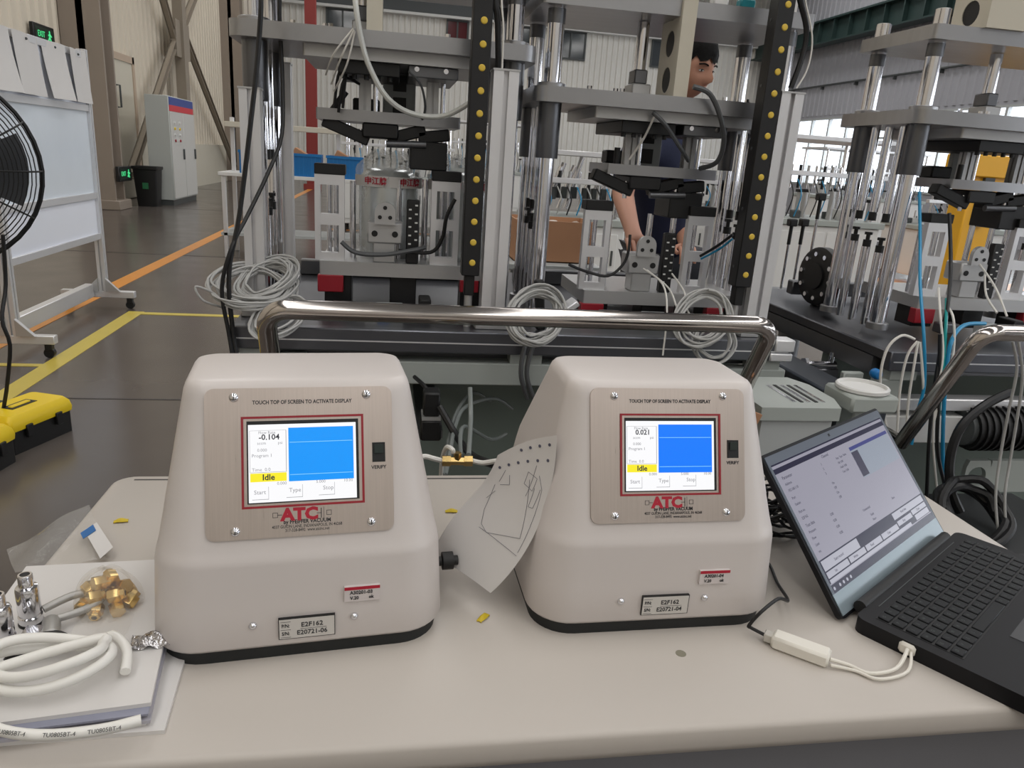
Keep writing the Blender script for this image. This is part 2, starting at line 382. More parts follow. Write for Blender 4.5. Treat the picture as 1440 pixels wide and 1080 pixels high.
# ---- left wall: steel columns, bracing, door
COLM = mat('column_paint', (150, 138, 126), .5, var=.05, scale=2)
def hcol(n, y, label, x0=-5.28, w=.62, d=.5):
    g = G().box((x0, y, 0), (x0+w, y+.06, HZ)).box((x0, y+d-.06, 0), (x0+w, y+d, HZ)).box((x0+w*.42, y, 0), (x0+w*.58, y+d, HZ)).box((x0, y-.06, 0), (x0+w+.08, y+d+.06, .16), .01)
    o = struct(g.build('trim_%d' % n, COLM)); o['label'] = label
hcol(5, 14.05, 'brown grey steel column beside the display board'); hcol(6, 26.2, 'brown grey steel column far along the left wall'); hcol(7, -1.0, 'brown grey steel column of the left wall')
BR = mat('brace_paint', (146, 136, 122), .5, var=.05, scale=2)
def brace(a, b, wd=.17):
    a = Vector(a); b = Vector(b); d = (b-a).normalized(); s = V(1, 0, 0); t = d.cross(s)
    g = G(); L = (b-a).length; M = Matrix((s, t, d)).transposed().to_4x4(); M.translation = a
    return g.box((-.03, -wd/2, 0), (.0, wd/2, L), 0, M).box((-.03, -wd/2, 0), (.09, -wd/2+.02, L), 0, M).box((-.03, wd/2-.02, 0), (.09, wd/2, L), 0, M)
xb = -5.0
brc = bpy.data.objects.new('trim_8', None); COL.objects.link(brc); brc.location = (xb, 20.3, 0); struct(brc); brc['label'] = 'steel cross bracing in front of the cream left wall'
G().box((xb-.06, 20.0, 0), (xb+.16, 20.34, HZ)).build('post', BR, brc)
for a, b in (((xb, 15.9, .5), (xb, 19.9, 3.5)), ((xb, 26.2, .4), (xb, 20.5, 3.7)), ((xb, 19.95, 3.2), (xb, 17.6, 5.4)), ((xb, 20.4, 3.7), (xb, 24.4, 6.4))):
    brace(a, b).build('brace', BR, brc)
G().box((xb-.02, 19.6, 3.05), (xb+.1, 20.8, 3.85)).build('gusset', BR, brc)
dr = bpy.data.objects.new('door_1', None); COL.objects.link(dr); dr.location = (-5.3, 16.2, 0); struct(dr); dr['label'] = 'cream door in the left wall behind the column'
G().box((-5.29, 14.9, .02), (-5.22, 17.3, 2.62)).build('door_leaf', CREAM, dr)
G().box((-5.29, 14.78, 0), (-5.2, 14.9, 2.75)).box((-5.29, 17.3, 0), (-5.2, 17.42, 2.75)).box((-5.29, 14.78, 2.62), (-5.2, 17.42, 2.75)).build('door_frame', mat('tan_frame', (190, 170, 150), .5), dr)
hd = G().tube([(-5.22, 16.25, 1.75), (-5.14, 16.25, 1.75), (-5.14, 16.25, 2.15), (-5.22, 16.25, 2.15)], .018, 8, 1).build('door_handle', DGREY, dr)
g = G().text('1SK', .42, (-5.255, 15.75, 3.25), (0, 1, 0), (0, 0, 1), .005); o = struct(g.build('trim_9', mat('worn_red_lettering', (196, 176, 166), .7))); o['label'] = 'faint lettering on the left wall above the door'
struct(G().box((-5.26, 17.5, 0), (-5.2, 26, 1.1)).build('baseboard_left', CREAM))['label'] = 'cream plinth along the left wall'
# exit signs
EXG = emit('exit_sign_green', (70, 210, 130), 1.2)
def exit_sign(x, y, z, label, k=1.):
    t = thing('exit_sign', label, 'exit sign', (x, y, z))
    G().box((x-.06, y-.36*k, z-.14*k), (x, y+.36*k, z+.14*k), .01).build('housing', BLACKP, t)
    G().box((x+.001, y-.31*k, z-.1*k), (x+.004, y+.31*k, z+.1*k)).build('face', mat('exit_sign_dark', (18, 44, 34), .3), t)
    x += .005
    G().text('EXIT', .12*k, (x, y-.12*k, z), (0, 1, 0), (0, 0, 1), .001).build('lettering', EXG, t)
    g = G().cyl((x, y+.17*k, z+.06*k), (x+.003, y+.17*k, z+.06*k), .02*k, n=10)
    for a, b in (((.17, .04), (.16, -.01)), ((.16, -.01), (.2, -.07)), ((.16, -.01), (.11, -.06)), ((.17, .03), (.22, .0)), ((.17, .03), (.12, .01))):
        g.cyl((x+.001, y+a[0]*k, z+a[1]*k), (x+.001, y+b[0]*k, z+b[1]*k), .011*k, n=6)
    g.build('running_figure', EXG, t)
exit_sign(-5.2, 13.25, 2.62, 'green lit exit sign high on the wall above the display board')
exit_sign(-4.58, 14.40, .60, 'green lit exit sign low on the steel column beside the black bin', .9)
# ================================================================== THE TABLE AND WHAT STANDS ON IT
TZ = .80
TABM = mat('table_laminate', (187, 180, 172), .42, var=.03, scale=2.5)
tb = thing('work_table', 'pale laminate work table under the two testers and the laptop', 'table', (.26, .84, 0))
TX0, TX1, TY0, TY1 = -.41, .925, .545, 1.138
g = G(); rings = []
for (ins, z) in ((.012, TZ-.034), (.002, TZ-.03), (0, TZ-.022), (0, TZ-.006), (.002, TZ-.002), (.006, TZ)):
    rings.append([(px, py, z) for px, py in rounded(TX0+ins, TX1-ins, TY0+ins, TY1-ins, .03-ins*.5, 6)])
k = len(rings[0]); vs = [p for r in rings for p in r]; fs = [(a*k+i, a*k+(i+1) % k, (a+1)*k+(i+1) % k, (a+1)*k+i) for a in range(len(rings)-1) for i in range(k)]
fs += [tuple(range(k))[::-1], tuple(range((len(rings)-1)*k, len(rings)*k))]
g.add(vs, fs).build('tabletop', TABM, tb, 60)
G().box((TX0+.03, TY1-.020, TZ-.004), (TX1-.03, TY1-.0165, TZ+.0004)).build('edge_joint', JOINT, tb)
AP = mat('table_apron_grey', (112, 112, 116), .5, var=.04, scale=3)
G().box((TX0+.03, TY0+.03, .62), (TX1-.03, TY0+.05, TZ-.034)).box((TX0+.03, TY1-.05, .70), (TX1-.03, TY1-.03, TZ-.034)).box((TX0+.03, TY0+.05, .62), (TX0+.05, TY1-.05, TZ-.034)).box((TX1-.05, TY0+.05, .62), (TX1-.03, TY1-.05, TZ-.034)).build('apron', AP, tb)
for x in (TX0+.05, TX1-.09):
    for y in (TY0+.05, TY1-.09): G().box((x, y, 0), (x+.04, y+.04, .62+.145), .003).build('leg', GREYP, tb)
# worn spots with a shape of their own
G().cyl((.325, .655, TZ-.002), (.325, .655, TZ+.0003), .006, n=12).build('stain', mat('grey_stain', (132, 128, 112), .6), tb)

# ------------------------------------------------------------------ leak testers
SCRW = emit('screen_white', (250, 250, 252), 1.0)
SCRG = emit('screen_grey_print', (150, 150, 156), .9)
SCRK = emit('screen_dark_print', (48, 50, 60), .8)
SCRY = emit('screen_yellow', (250, 236, 40), 1.0)
SCRL = emit('screen_pale_line', (130, 205, 255), 1.0)
SKIRT = mat('black_skirt', (26, 28, 28), .6)
def tester(x, y, rz, blue, reading, serial, label, idle, sticker):
    t = thing('leak_tester', label, 'leak tester', (x, y, TZ), rz)
    # body: rounded pyramid, vertical lower front, sloping panel, narrow top
    L = [(.016, .1465, -.134, .134, .046), (.020, .149, -.1365, .1365, .047), (.06, .1465, -.1345, .136, .046), (.108, .1435, -.1325, .134, .044),
         (.114, .1425, -.1312, .1335, .0435), (.119, .1413, -.1285, .132, .043), (.126, .1395, -.1257, .1325, .042),
         (.150, .135, -.1170, .1300, .040), (.165, .1325, -.1115, .1245, .038), (.18, .1295, -.1060, .115, .036), (.23, .1205, -.0878, .079, .031), (.262, .1145, -.0762, .054, .026),
         (.2685, .1132, -.0735, .050, .024), (.2745, .1112, -.070, .047, .022), (.2785, .108, -.066, .044, .020), (.280, .103, -.061, .040, .018)]
    g = G(); vs = []; k = None
    for (z, hw, f, b, r) in L:
        ring = rrect(hw, f, b, r, 8); k = len(ring); vs += [(px, py, z) for px, py in ring]
    fs = [(a*k+i, a*k+(i+1) % k, (a+1)*k+(i+1) % k, (a+1)*k+i) for a in range(len(L)-1) for i in range(k)]
    fs += [tuple(range(k))[::-1], tuple(range((len(L)-1)*k, len(L)*k))]
    g.add(vs, fs).build('housing', WHITEP, t, 70, True)
    g = G().prism(rrect(.143, -.130, .130, .045, 8), .018); g.build('skirt', SKIRT, t, 40, True)
    # panel frame: o at the lower edge of the sloping face, u right, v up the slope
    a = math.atan2(.1242-.0762, .262-.130); vv = V(0, math.sin(a), math.cos(a)); uu = V(1, 0, 0); nn = uu.cross(vv)*1.0   # nn points out of the panel
    if nn.y > 0: nn = -nn
    def Q(px, pv, h=0.): return V(0, -.1260, .125)+uu*px+vv*pv+nn*h
    PW, PH = .182, .149
    def slab(gx, x0, x1, v0, v1, h0, h1, r=0.):
        poly = rounded(x0, x1, v0, v1, r) if r else [(x0, v0), (x1, v0), (x1, v1), (x0, v1)]
        return gx.prism(poly, h1-h0, Q(0, 0, h0), uu, vv)
    v0 = .0095
    slab(G(), -PW/2, PW/2, v0, v0+PH, -.001, .0022, .009).build('face_plate', BRUSH, t, 40, True)
    def fx(u): return -PW/2+u*PW
    def fv(v): return v0+(1-v)*PH
    for (u_, v_) in ((.15, .06), (.857, .055), (.15, .945), (.872, .935)):
        p = Q(fx(u_), fv(v_), .002)
        s_ = G().lathe([(.0044, 0), (.0046, .0008), (.0038, .0022), (.002, .003), (.0004, .0033)], p, nn, 14).build('screw', CHROME, t, 40, True)
        G().box((-.0004, -.0026, 0), (.0004, .0026, .0006), 0, Matrix.Translation(Q(fx(u_), fv(v_), .0050)) @ Matrix((uu, vv, nn)).transposed().to_4x4()).build('screw_slot', BLACKP, s_, 40, True)
    # red frame, dark recess, lit screen
    x0, x1, y0, y1 = fx(.185), fx(.838), fv(.80), fv(.19)
    g = G()
    for (a0, a1, b0, b1) in ((x0, x1, y0, y0+.0022), (x0, x1, y1-.0022, y1), (x0, x0+.0022, y0+.0022, y1-.0022), (x1-.0022, x1, y0+.0022, y1-.0022)): slab(g, a0, a1, b0, b1, .001, .0034)
    g.build('screen_frame', REDP, t, 40, True)
    g = G()
    for (a0, a1, b0, b1) in ((x0+.0052, x1-.0052, y1-.0082, y1-.0046), (x0+.0052, x0+.0066, y0+.0052, y1-.0082), (x1-.0078, x1-.0052, y0+.0052, y1-.0082), (x0+.0052, x1-.0052, y0+.0044, y0+.0056)): slab(g, a0, a1, b0, b1, .001, .0028)
    g.build('screen_bezel', BLACKP, t, 40, True)
    sx0, sx1, sy0, sy1 = x0+.0066, x1-.0078, y0+.0056, y1-.0082
    sc = slab(G(), sx0, sx1, sy0, sy1, .0005, .0024).build('screen', SCRW, t, 40, True)
    def sl(u0, u1, w0, w1, mt, name, h=.0026): return slab(G(), sx0+(sx1-sx0)*u0, sx0+(sx1-sx0)*u1, sy1-(sy1-sy0)*w1, sy1-(sy1-sy0)*w0, .0022, h).build(name, mt, sc, 40, True)
    sl(.365, .975, .05, .745, emit('screen_blue_%d' % blue[2], blue, 1.0), 'chart')
    for w_ in (.235, .655): sl(.375, .965, w_, w_+.008, SCRL, 'chart_line', .0028)
    sl(.015, .345, .625, .735, SCRY, 'status_field')
    g = G()
    for (u0, u1, w0, w1) in ((.015, .345, .075, .078), (.341, .346, .075, .615), (.012, .015, .075, .615), (.015, .345, .612, .617)):
        slab(g, sx0+(sx1-sx0)*u0, sx0+(sx1-sx0)*u1, sy1-(sy1-sy0)*w1, sy1-(sy1-sy0)*w0, .0022, .0026)
    for ub, wb_ in ((.18, .86), (.49, .85), (.79, .84)):
        for (u0, u1, w0, w1) in ((ub-.003, ub, wb_-.06, wb_+.1), (ub-.15, ub, wb_+.098, wb_+.104)):
            slab(g, sx0+(sx1-sx0)*u0, sx0+(sx1-sx0)*u1, sy1-(sy1-sy0)*min(w1, .99), sy1-(sy1-sy0)*w0, .0022, .0026)
    g.build('screen_boxes', SCRG, sc, 40, True)['kind'] = 'stuff'
    def st(g, s, size, u, w_, al='CENTER', bold=0.): return g.text(s, size, Q(sx0+(sx1-sx0)*u, sy1-(sy1-sy0)*w_, .0027), uu, vv, .0001, al, bold)
    st(G(), reading, .0078, .19, .165, bold=.00016).build('screen_reading', SCRK, sc, 40, True); st(G(), idle, .0082, .18, .682, bold=.0002).build('screen_status', SCRK, sc, 40, True)
    g = G()
    st(g, 'Start', .0058, .1, .87); st(g, 'Type', .0058, .42, .86); st(g, 'Stop', .0058, .73, .85)
    st(g, 'Flow Rate', .004, .17, .105); st(g, 'sccm', .0042, .12, .24); st(g, '0.000', .0042, .08, .33, 'LEFT'); st(g, 'psi', .004, .29, .24); st(g, 'Program 1', .0046, .03, .4, 'LEFT'); st(g, 'Time  0.0', .0046, .03, .58, 'LEFT')
    st(g, '0.000', .0042, .3, .765); st(g, '5.000', .0042, .66, .765); st(g, '10.00', .0042, .92, .765)
    g.build('screen_print', SCRG, sc, 40, True)['kind'] = 'stuff'
    # print on the plate
    for (s_, sz, pu, pv, bd, sxx) in (('TOUCH TOP OF SCREEN TO ACTIVATE DISPLAY', .0054, .51, .098, .00016, .82), ('VERIFY', .005, .92, .562, .00014, 1.), ('by PFEIFFER VACUUM', .0054, .525, .902, .00018, .9),
                                      ('4037 GUION LANE, INDIANAPOLIS, IN 46268', .0043, .525, .932, .00005, .8), ('317-328-8492  www.atcinc.net', .0043, .525, .958, .00005, .8)):
        G().text(s_, sz, Q(fx(pu), fv(pv), .0023), uu, vv, .0001, bold=bd, sx=sxx).build('plate_lettering', INK, t, 40, True)
    g = G().text('ATC', .0165, Q(fx(.485), fv(.855), .0023), uu, vv, .00012, bold=.0009, sx=1.08); g.build('logo_lettering', REDINK, t, 40, True)
    g = G()
    def ol(u0, u1, w0, w1, th=.0005):
        for (a0, a1, b0, b1) in ((u0, u1, w0, w0+th), (u0, u1, w1-th, w1), (u0, u0+th, w0, w1), (u1-th, u1, w0, w1)): slab(g, a0, a1, b0, b1, .002, .0024)
    lv = fv(.852); lx = fx(.485)
    ol(lx-.026, lx-.021, lv-.0025, lv+.0025); ol(lx+.026, lx+.031, lv-.0025, lv+.0025)
    slab(g, lx+.0165, lx+.0205, lv-.0003, lv+.0003, .002, .0024); slab(g, lx+.0205, lx+.0213, lv-.005, lv+.005, .002, .0024); slab(g, lx+.0232, lx+.0236, lv-.006, lv+.006, .002, .0024); slab(g, lx-.021, lx-.017, lv-.0003, lv+.0003, .002, .0024)
    o = g.build('logo_symbol', INK, t, 40, True); o['kind'] = 'stuff'
    sw = slab(G(), fx(.885), fx(.957), fv(.525), fv(.39), .001, .0034).build('rocker_switch', BLACKP, t, 40, True)
    sx_, sy_ = (fx(.885)+fx(.957))/2, (fv(.525)+fv(.39))/2
    slab(G(), sx_-.0046, sx_+.0046, sy_-.001, sy_+.008, .003, .0052, .001).build('rocker', mat('rocker_dark_green', (20, 34, 30), .3), sw, 40, True)
    # lower front: screws, rating label, red sticker (front face is vertical, faces -y)
    fu, fvv = V(1, 0, 0), V(0, 0, 1)
    def W(px, z, h=0.): return V(px, -.1366+ (z-.016)*.04/1.0 - h + .0002, z)
    for px in (-.05, .05):
        G().lathe([(.0040, 0), (.0042, .001), (.0036, .003), (.002, .0042), (.0004, .0046)], W(px, .0435, -.0005), (0, -1, 0), 14).build('screw', CHROME, t, 40, True)
    lb = G().box((-.0255, -.1385, .0255), (.0305, -.1345, .0495)).build('rating_label', BLACKP, t, 40, True)
    G().box((-.0247, -.1387, .0263), (.0297, -.1384, .0487)).build('label_face', mat('label_silver', (200, 196, 190), .5), lb, 40, True)
    yy = -.1388
    for (s_, sz, px, pz, sxx) in (('P/N:', .0056, -.0185, .0412, .8), ('S/N:', .0056, -.0185, .0322, .8), ('E2F162', .0074, .0075, .0412, 1.), (serial, .0074, .0075, .0322, .95)):
        G().text(s_, sz, (px, yy, pz), fu, fvv, .0001, bold=.00012, sx=sxx).build('label_lettering', INK, lb, 40, True)
    for (a0, a1, b0, b1) in ((-.0235, -.0135, .0366, .0368), (-.0235, -.0135, .0458, .0460), (-.0235, -.0135, .0278, .0280), (-.004, .022, .0366, .0368)): G().box((a0, yy-.0002, b0), (a1, yy+.0002, b1)).build('label_rule', INK, lb, 40, True)
    stk = G().box((.040, -.1374, .062), (.076, -.1335, .079)).build('sticker', mat('sticker_white', (208, 200, 198), .5), t, 40, True)
    G().box((.040, -.1377, .0755), (.076, -.1373, .079)).build('sticker_band', REDINK, stk, 40, True)
    for (s_, sz, px, pz) in ((sticker, .0056, .057, .0722), ('V.20', .0052, .050, .0660), ('ok', .0052, .067, .0662)):
        G().text(s_, sz, (px, -.1376, pz), fu, fvv, .0001, bold=.00015, sx=.92).build('sticker_writing', INK, stk, 40, True)
    return t
t1_ = tester(-.094, .812, math.radians(6.3), (0, 150, 250), '-0.104', 'E20721-06', 'white leak tester beside the brass fittings, screen reading -0.104', 'Idle', 'A30201-03')
t2_ = tester(.310, .830, math.radians(1.2), (0, 122, 255), '0.021', 'E20721-04', 'white leak tester beside the open laptop, screen reading 0.021', 'Idle', 'A30201-04')
# black hose stub on the side of the first tester
g = G().lathe([(.006, 0), (.006, .006), (.011, .007), (.011, .02), (.006, .021), (.006, .026)], (.063, .80, .836), (1, .1, 0), 14); o = g.build('quick_coupling', BLACKP, t1_)
# fix: the coupling was given in hall coordinates, bring it into the tester's turned frame
R = Matrix.Rotation(-math.radians(6.3), 4, 'Z')
for v in o.data.vertices: v.co = R @ v.co
# ------------------------------------------------------------------ laptop
LAPM = mat('laptop_black', (15, 15, 19), .5, spec=.3)
LAPG = mat('laptop_bezel_grey', (92, 100, 112), .35)
LAPS = mat('laptop_chin_silver', (142, 156, 164), .3, .3)
hl, hr = V(.544, .694, .815), V(.836, .889, .815)
u = (hr-hl).normalized(); n = V(u.y, -u.x, 0)
lap = thing('laptop', 'open black laptop at the corner of the work table', 'laptop', (hl.x, hl.y, TZ), math.atan2(u.y, u.x))
# local frame: x along hinge, y away from the user (so the keyboard deck lies at negative y), z up
LW, LD, LH = .357, .243, .215
deck = G().prism(rounded(0, LW, -LD-.012, -.012, .012, 4), .019).build('deck', LAPM, lap, 40, True)
deck['label'] = 'black keyboard deck'
G().cyl((.03, -.006, .016), (LW-.03, -.006, .016), .008, n=12).build('hinge', BLACKP, lap, 40, True)
G().box((.016, -.125, .0188), (LW-.016, -.030, .0194)).build('keyboard_well', mat('key_well', (14, 14, 16), .5), lap, 40, True)
KEYM = mat('key_cap', (19, 21, 24), .5, spec=.3)
key0 = G().box((-.0075, -.0065, 0), (.0075, .0065, .0022), .0008).build('key', KEYM, lap, 40, True)
first = True
g = G()
for r in range(6):
    y = -.0375-r*.0158
    nk = 18
    for c in range(nk):
        if r == 5 and 4 <= c <= 8:
            continue
        x = .026+c*(LW-.052)/(nk-1)
        if first: key0.location = (x, y, .0192); first = False
        else:
            q = key0.copy(); COL.objects.link(q); q.parent = lap; q.location = (x, y, .0192)
        g.text(random.choice('QWERTYUIOPASDFGHJKLZXCVBNM'), .0052, (x-.002, y+.001, .02145), (1, 0, 0), (0, 1, 0), .00005)
G().box((.026+4*.01794-.0075, -.0375-5*.0158-.0065, .0192), (.026+8*.01794+.0075, -.0375-5*.0158+.0065, .0214), .0008).build('space_bar', KEYM, lap, 40, True)
g.build('key_legends', mat('key_legend', (74, 80, 78), .6), lap, 40, True)['kind'] = 'stuff'
G().box((.11, -.235, .0188), (.21, -.145, .0194)).build('touchpad', mat('touchpad_black', (32, 33, 38), .3), lap, 40, True)
G().box((.045, -.0225, .0188), (LW-.045, -.0215, .0196)).build('speaker_slot', DGREY, lap, 40, True)
# screen, tilted back
ta = math.radians(40); sv = V(0, math.sin(ta), math.cos(ta)); sn = V(0, -math.cos(ta), math.sin(ta)); su = V(1, 0, 0)
def S(x, v, h=0.): return V(0, 0, .006)+su*x+sv*v+sn*h
def sslab(g, x0, x1, v0, v1, h0, h1, r=0.):
    poly = rounded(x0, x1, v0, v1, r, 4) if r else [(x0, v0), (x1, v0), (x1, v1), (x0, v1)]
    k = len(poly); vs = [S(*p, h0) for p in poly]+[S(*p, h1) for p in poly]
    return g.add(vs, [tuple(range(k)), tuple(range(k, 2*k))]+[(i, (i+1) % k, k+(i+1) % k, k+i) for i in range(k)])
lid = sslab(G(), 0, LW, 0, LH, -.007, 0, .008).build('lid', LAPM, lap, 40, True)
g = G()
for (a, b, c, d) in ((.004, LW-.004, LH-.016, LH-.004), (.004, .009, .03, LH-.016), (LW-.009, LW-.004, .03, LH-.016)): sslab(g, a, b, c, d, -.001, .0012)
g.build('bezel', LAPG, lid, 40, True)
sslab(G(), .004, LW-.004, .004, .03, -.001, .0012).build('chin', LAPS, lid, 40, True)
sslab(G(), LW/2-.002, LW/2+.002, LH-.0115, LH-.0075, .001, .0016).build('webcam', BLACKP, lid, 40, True)
LSCR = emit('laptop_screen_grey', (158, 156, 170), .85)
LNAV = emit('laptop_screen_navy', (32, 30, 58), .8); LPAL = emit('laptop_screen_pale', (176, 176, 188), .9); LDK = emit('laptop_screen_print', (66, 64, 84), .8); LBL = emit('laptop_screen_blue', (62, 66, 132), .8); LHL = emit('laptop_screen_window', (150, 158, 172), .85)
X0, X1, Y0, Y1 = .009, LW-.009, .03, LH-.016
ls = sslab(G(), X0, X1, Y0, Y1, -.0005, .0008).build('screen', LSCR, lap, 40, True)
def ui(x0, x1, y0, y1, mt, name, h=.0011):
    return sslab(G(), X0+(X1-X0)*x0, X0+(X1-X0)*x1, Y1-(Y1-Y0)*y1, Y1-(Y1-Y0)*y0, .0006, h).build(name, mt, ls, 40, True)
def ut(g, s, size, x, y, al='LEFT', bold=0.): return g.text(s, size, S(X0+(X1-X0)*x, Y1-(Y1-Y0)*y, .0013), su, sv, .00005, al, bold)
ui(0, 1, .035, .075, LNAV, 'title_bar'); ui(0, 1, .0, .012, LNAV, 'top_strip')
ui(0, 1, .94, 1., LNAV, 'taskbar')
ui(.60, .985, .125, .40, LHL, 'pop_up_window'); ui(.60, .985, .125, .155, LBL, 'pop_up_title', .0013); ui(.60, .66, .17, .39, LDK, 'pop_up_list', .0013)
ui(0, 1., .755, .93, LNAV, 'button_panel')
for (a, b, c, d) in ((.01, .31, .765, .84), (.66, .985, .765, .82), (.01, .185, .85, .895), (.195, .335, .85, .895), (.345, .49, .85, .895), (.50, .66, .85, .895), (.67, .82, .84, .88), (.83, .985, .83, .87), (.01, .78, .905, .932), (.84, .985, .88, .925)): ui(a, b, c, d, LPAL, 'button', .0013)
g = G()
for (s, sz, x, y) in (('Parameter', .006, .03, .12), ('Address', .005, .03, .17), ('192.168.1.10', .005, .03, .22), ('Port', .005, .03, .28), ('Station', .005, .03, .33), ('Part no.', .005, .03, .39), ('E2F162', .005, .03, .44), ('Test data', .006, .03, .50), ('Pressure', .005, .03, .55), ('Flow', .005, .03, .60), ('Limit', .005, .03, .65), ('ms', .005, .03, .70),
                      ('Channel', .006, .36, .10), ('1', .005, .33, .15), ('2', .005, .33, .19), ('3', .005, .33, .23), ('On', .005, .34, .32), ('Off', .005, .34, .36), ('On', .005, .34, .40), ('Off', .005, .34, .44), ('0.00', .005, .22, .52), ('0.00', .005, .22, .57), ('0.00', .005, .22, .62), ('0.00', .005, .22, .67), ('Connected', .005, .46, .62), ('Send', .005, .5, .68), ('Recv', .005, .5, .72), ('Save', .005, .73, .66),
                      ('Start record', .0052, .1, .805), ('Read data', .005, .74, .79), ('Set', .005, .07, .873), ('Write', .005, .23, .873), ('Read', .005, .385, .873), ('Clear', .005, .55, .873), ('Stop', .005, .72, .86), ('Close', .005, .88, .85), ('Step  Type  Value', .0045, .46, .16), ('Fill  0.00', .0045, .46, .2), ('Hold  0.00', .0045, .46, .24), ('Test  0.00', .0045, .46, .28)):
    ut(g, s, sz, x, y)
g.build('screen_print', LDK, ls, 40, True)['kind'] = 'stuff'
g = G()
for x in (.015, .06, .09, .12, .15): g.cyl(S(X0+(X1-X0)*x, Y1-(Y1-Y0)*.97, .001), S(X0+(X1-X0)*x, Y1-(Y1-Y0)*.97, .0014), .0022, n=8)
g.build('taskbar_icons', LPAL, ls, 40, True)['kind'] = 'stuff'
# ------------------------------------------------------------------ adapter and its cables
ad = thing('network_adapter', 'small white network adapter block with a short white lead', 'adapter', (.46, .643, TZ))
a0, a1 = V(.437, .664, TZ), V(.484, .624, TZ); d = (a1-a0).normalized(); e = V(-d.y, d.x, 0)
M = Matrix((d, e, V(0, 0, 1))).transposed().to_4x4(); M.translation = a0
L_ = (a1-a0).length
AM = mat('adapter_white', (224, 220, 210), .4)
G().box((0, -.010, .0), (L_, .012, .016), .003, M).build('body', AM, ad)
G().box((-.009, -.005, .003), (0.002, .007, .013), .001, M).build('socket_plug', mat('clear_plug', (190, 186, 178), .2, spec=.6), ad)
p = M @ V(L_, 0, .008); p2 = V(.585, .632, TZ+.012)
G().tube([p, p+V(.02, -.006, -.004), V(.52, .603, TZ+.004), V(.555, .608, TZ+.005), p2], .0022, 8).build('lead', AM, ad)
G().tube([p+V(-.002, -.006, -.003), p+V(.022, -.014, -.005), V(.525, .594, TZ+.0035), V(.565, .603, TZ+.004), p2+V(.002, -.003, -.002)], .0018, 8).build('lead', AM, ad)
dq = V(.06, .04, 0).normalized()
M2 = Matrix((dq, V(-dq.y, dq.x, 0), V(0, 0, 1))).transposed().to_4x4(); M2.translation = V(.582, .630, TZ+.003)
G().box((0, -.008, 0), (.021, .010, .014), .003, M2).build('plug', AM, ad)
pl = M @ V(-.008, .001, .008)
one(G().tube([pl, pl+V(-.012, .012, .002), V(.418, .684, TZ+.012), V(.424, .676, TZ+.034), V(.452, .690, TZ+.042), V(.482, .716, TZ+.022), V(.502, .775, TZ+.008), V(.515, .83, TZ+.008), V(.50, .87, TZ+.006), V(.505, .9, TZ+.01)], .0021, 8), 'network_cable', CABLEK, 'thin black network cable looping from the white adapter', 'cable')
pts = []; rr = random.Random(3); c = V(.545, .925, TZ+.03)
for i in range(150):
    t = i*.62; pts.append(c+V(.055*math.cos(t)*(1+.3*math.sin(i*.37)), .04*math.sin(t*1.07)*(1+.3*math.cos(i*.23)), .028*math.sin(i*.41)+rr.uniform(-.004, .012)))
one(G().tube(pts, .0021, 6, 3), 'cable_tangle', CABLEK, 'tangled heap of thin black cable behind the laptop screen', 'cable', loc=(c.x, c.y, TZ))
# ------------------------------------------------------------------ curled drawing sheet between the testers
def bez(a, b, c, d, t): return a*(1-t)**3+b*3*t*(1-t)**2+c*3*t*t*(1-t)+d*t**3
Rt = [atY(783, 612, .745), atY(771, 700, .738), atY(739, 775, .735), atY(690, 834, .745)]      # right edge, top to bottom
Lf = [atY(700, 640, .80), atY(674, 686, .82), atY(642, 722, .835), atY(607, 780, .84)]       # left edge
def thru(P, t):                                                                              # smooth curve through four points
    out = V(0, 0, 0)
    for i in range(4):
        w_ = 1.
        for k in range(4):
            if k != i: w_ *= (t*3-k)/(i-k)
        out += P[i]*w_
    return out
def sheet(a, b):
    p = thru(Rt, a).lerp(thru(Lf, a), b)
    return p + V(0, .004*math.sin(PI*b)*(1-a), .003*math.sin(PI*b))
ps = thing('drawing_sheet', 'curled white sheet with a pencil sketch propped between the two testers', 'paper', (.126, .80, TZ))
G().grid(sheet, 24, 10, .0004).build('sheet', PAPER, ps, 80)
def on(a, b, h=.0009):
    e1 = sheet(min(1, a+.01), b)-sheet(max(0, a-.01), b); e2 = sheet(a, min(1, b+.01))-sheet(a, max(0, b-.01)); nn = e1.cross(e2).normalized()
    if nn.y > 0: nn = -nn
    return sheet(a, b)+nn*h
def sk(g, pts, r=.00022):
    P = []
    for (a, b), (c, d) in zip(pts[:-1], pts[1:]):
        for i in range(6): P.append(on(a+(c-a)*i/6, b+(d-b)*i/6))
    P.append(on(*pts[-1])); return g.tube(P, r, 5, 1)
g = G()
for pts in ([(.25, .3), (.62, .12)], [(.22, .18), (.3, .1), (.52, .08), (.7, .06)], [(.62, .12), (.7, .5), (.66, .62)], [(.3, .78), (.55, .70), (.66, .62)], [(.2, .35), (.24, .2), (.32, .22), (.28, .36), (.2, .35)], [(.3, .12), (.42, .14), (.42, .2), (.3, .2)], [(.22, .62), (.3, .56), (.3, .7)], [(.72, .05), (.71, .3), (.69, .62)], [(.36, .72), (.44, .78)], [(.16, .25), (.36, .28)], [(.17, .72), (.27, .74)]): sk(g, pts)
g.build('sketch_lines', mat('pencil', (96, 96, 108), .8), ps)
for i in range(6):
    for r_ in (.045, .13):
        if r_ < .1 and i > 3: continue
        b = .1+i*.15
        G().cyl(on(r_, b, .0004), on(r_, b, .0010), .0019, n=7).build('mark', mat('pencil_dark', (84, 84, 100), .8), ps)
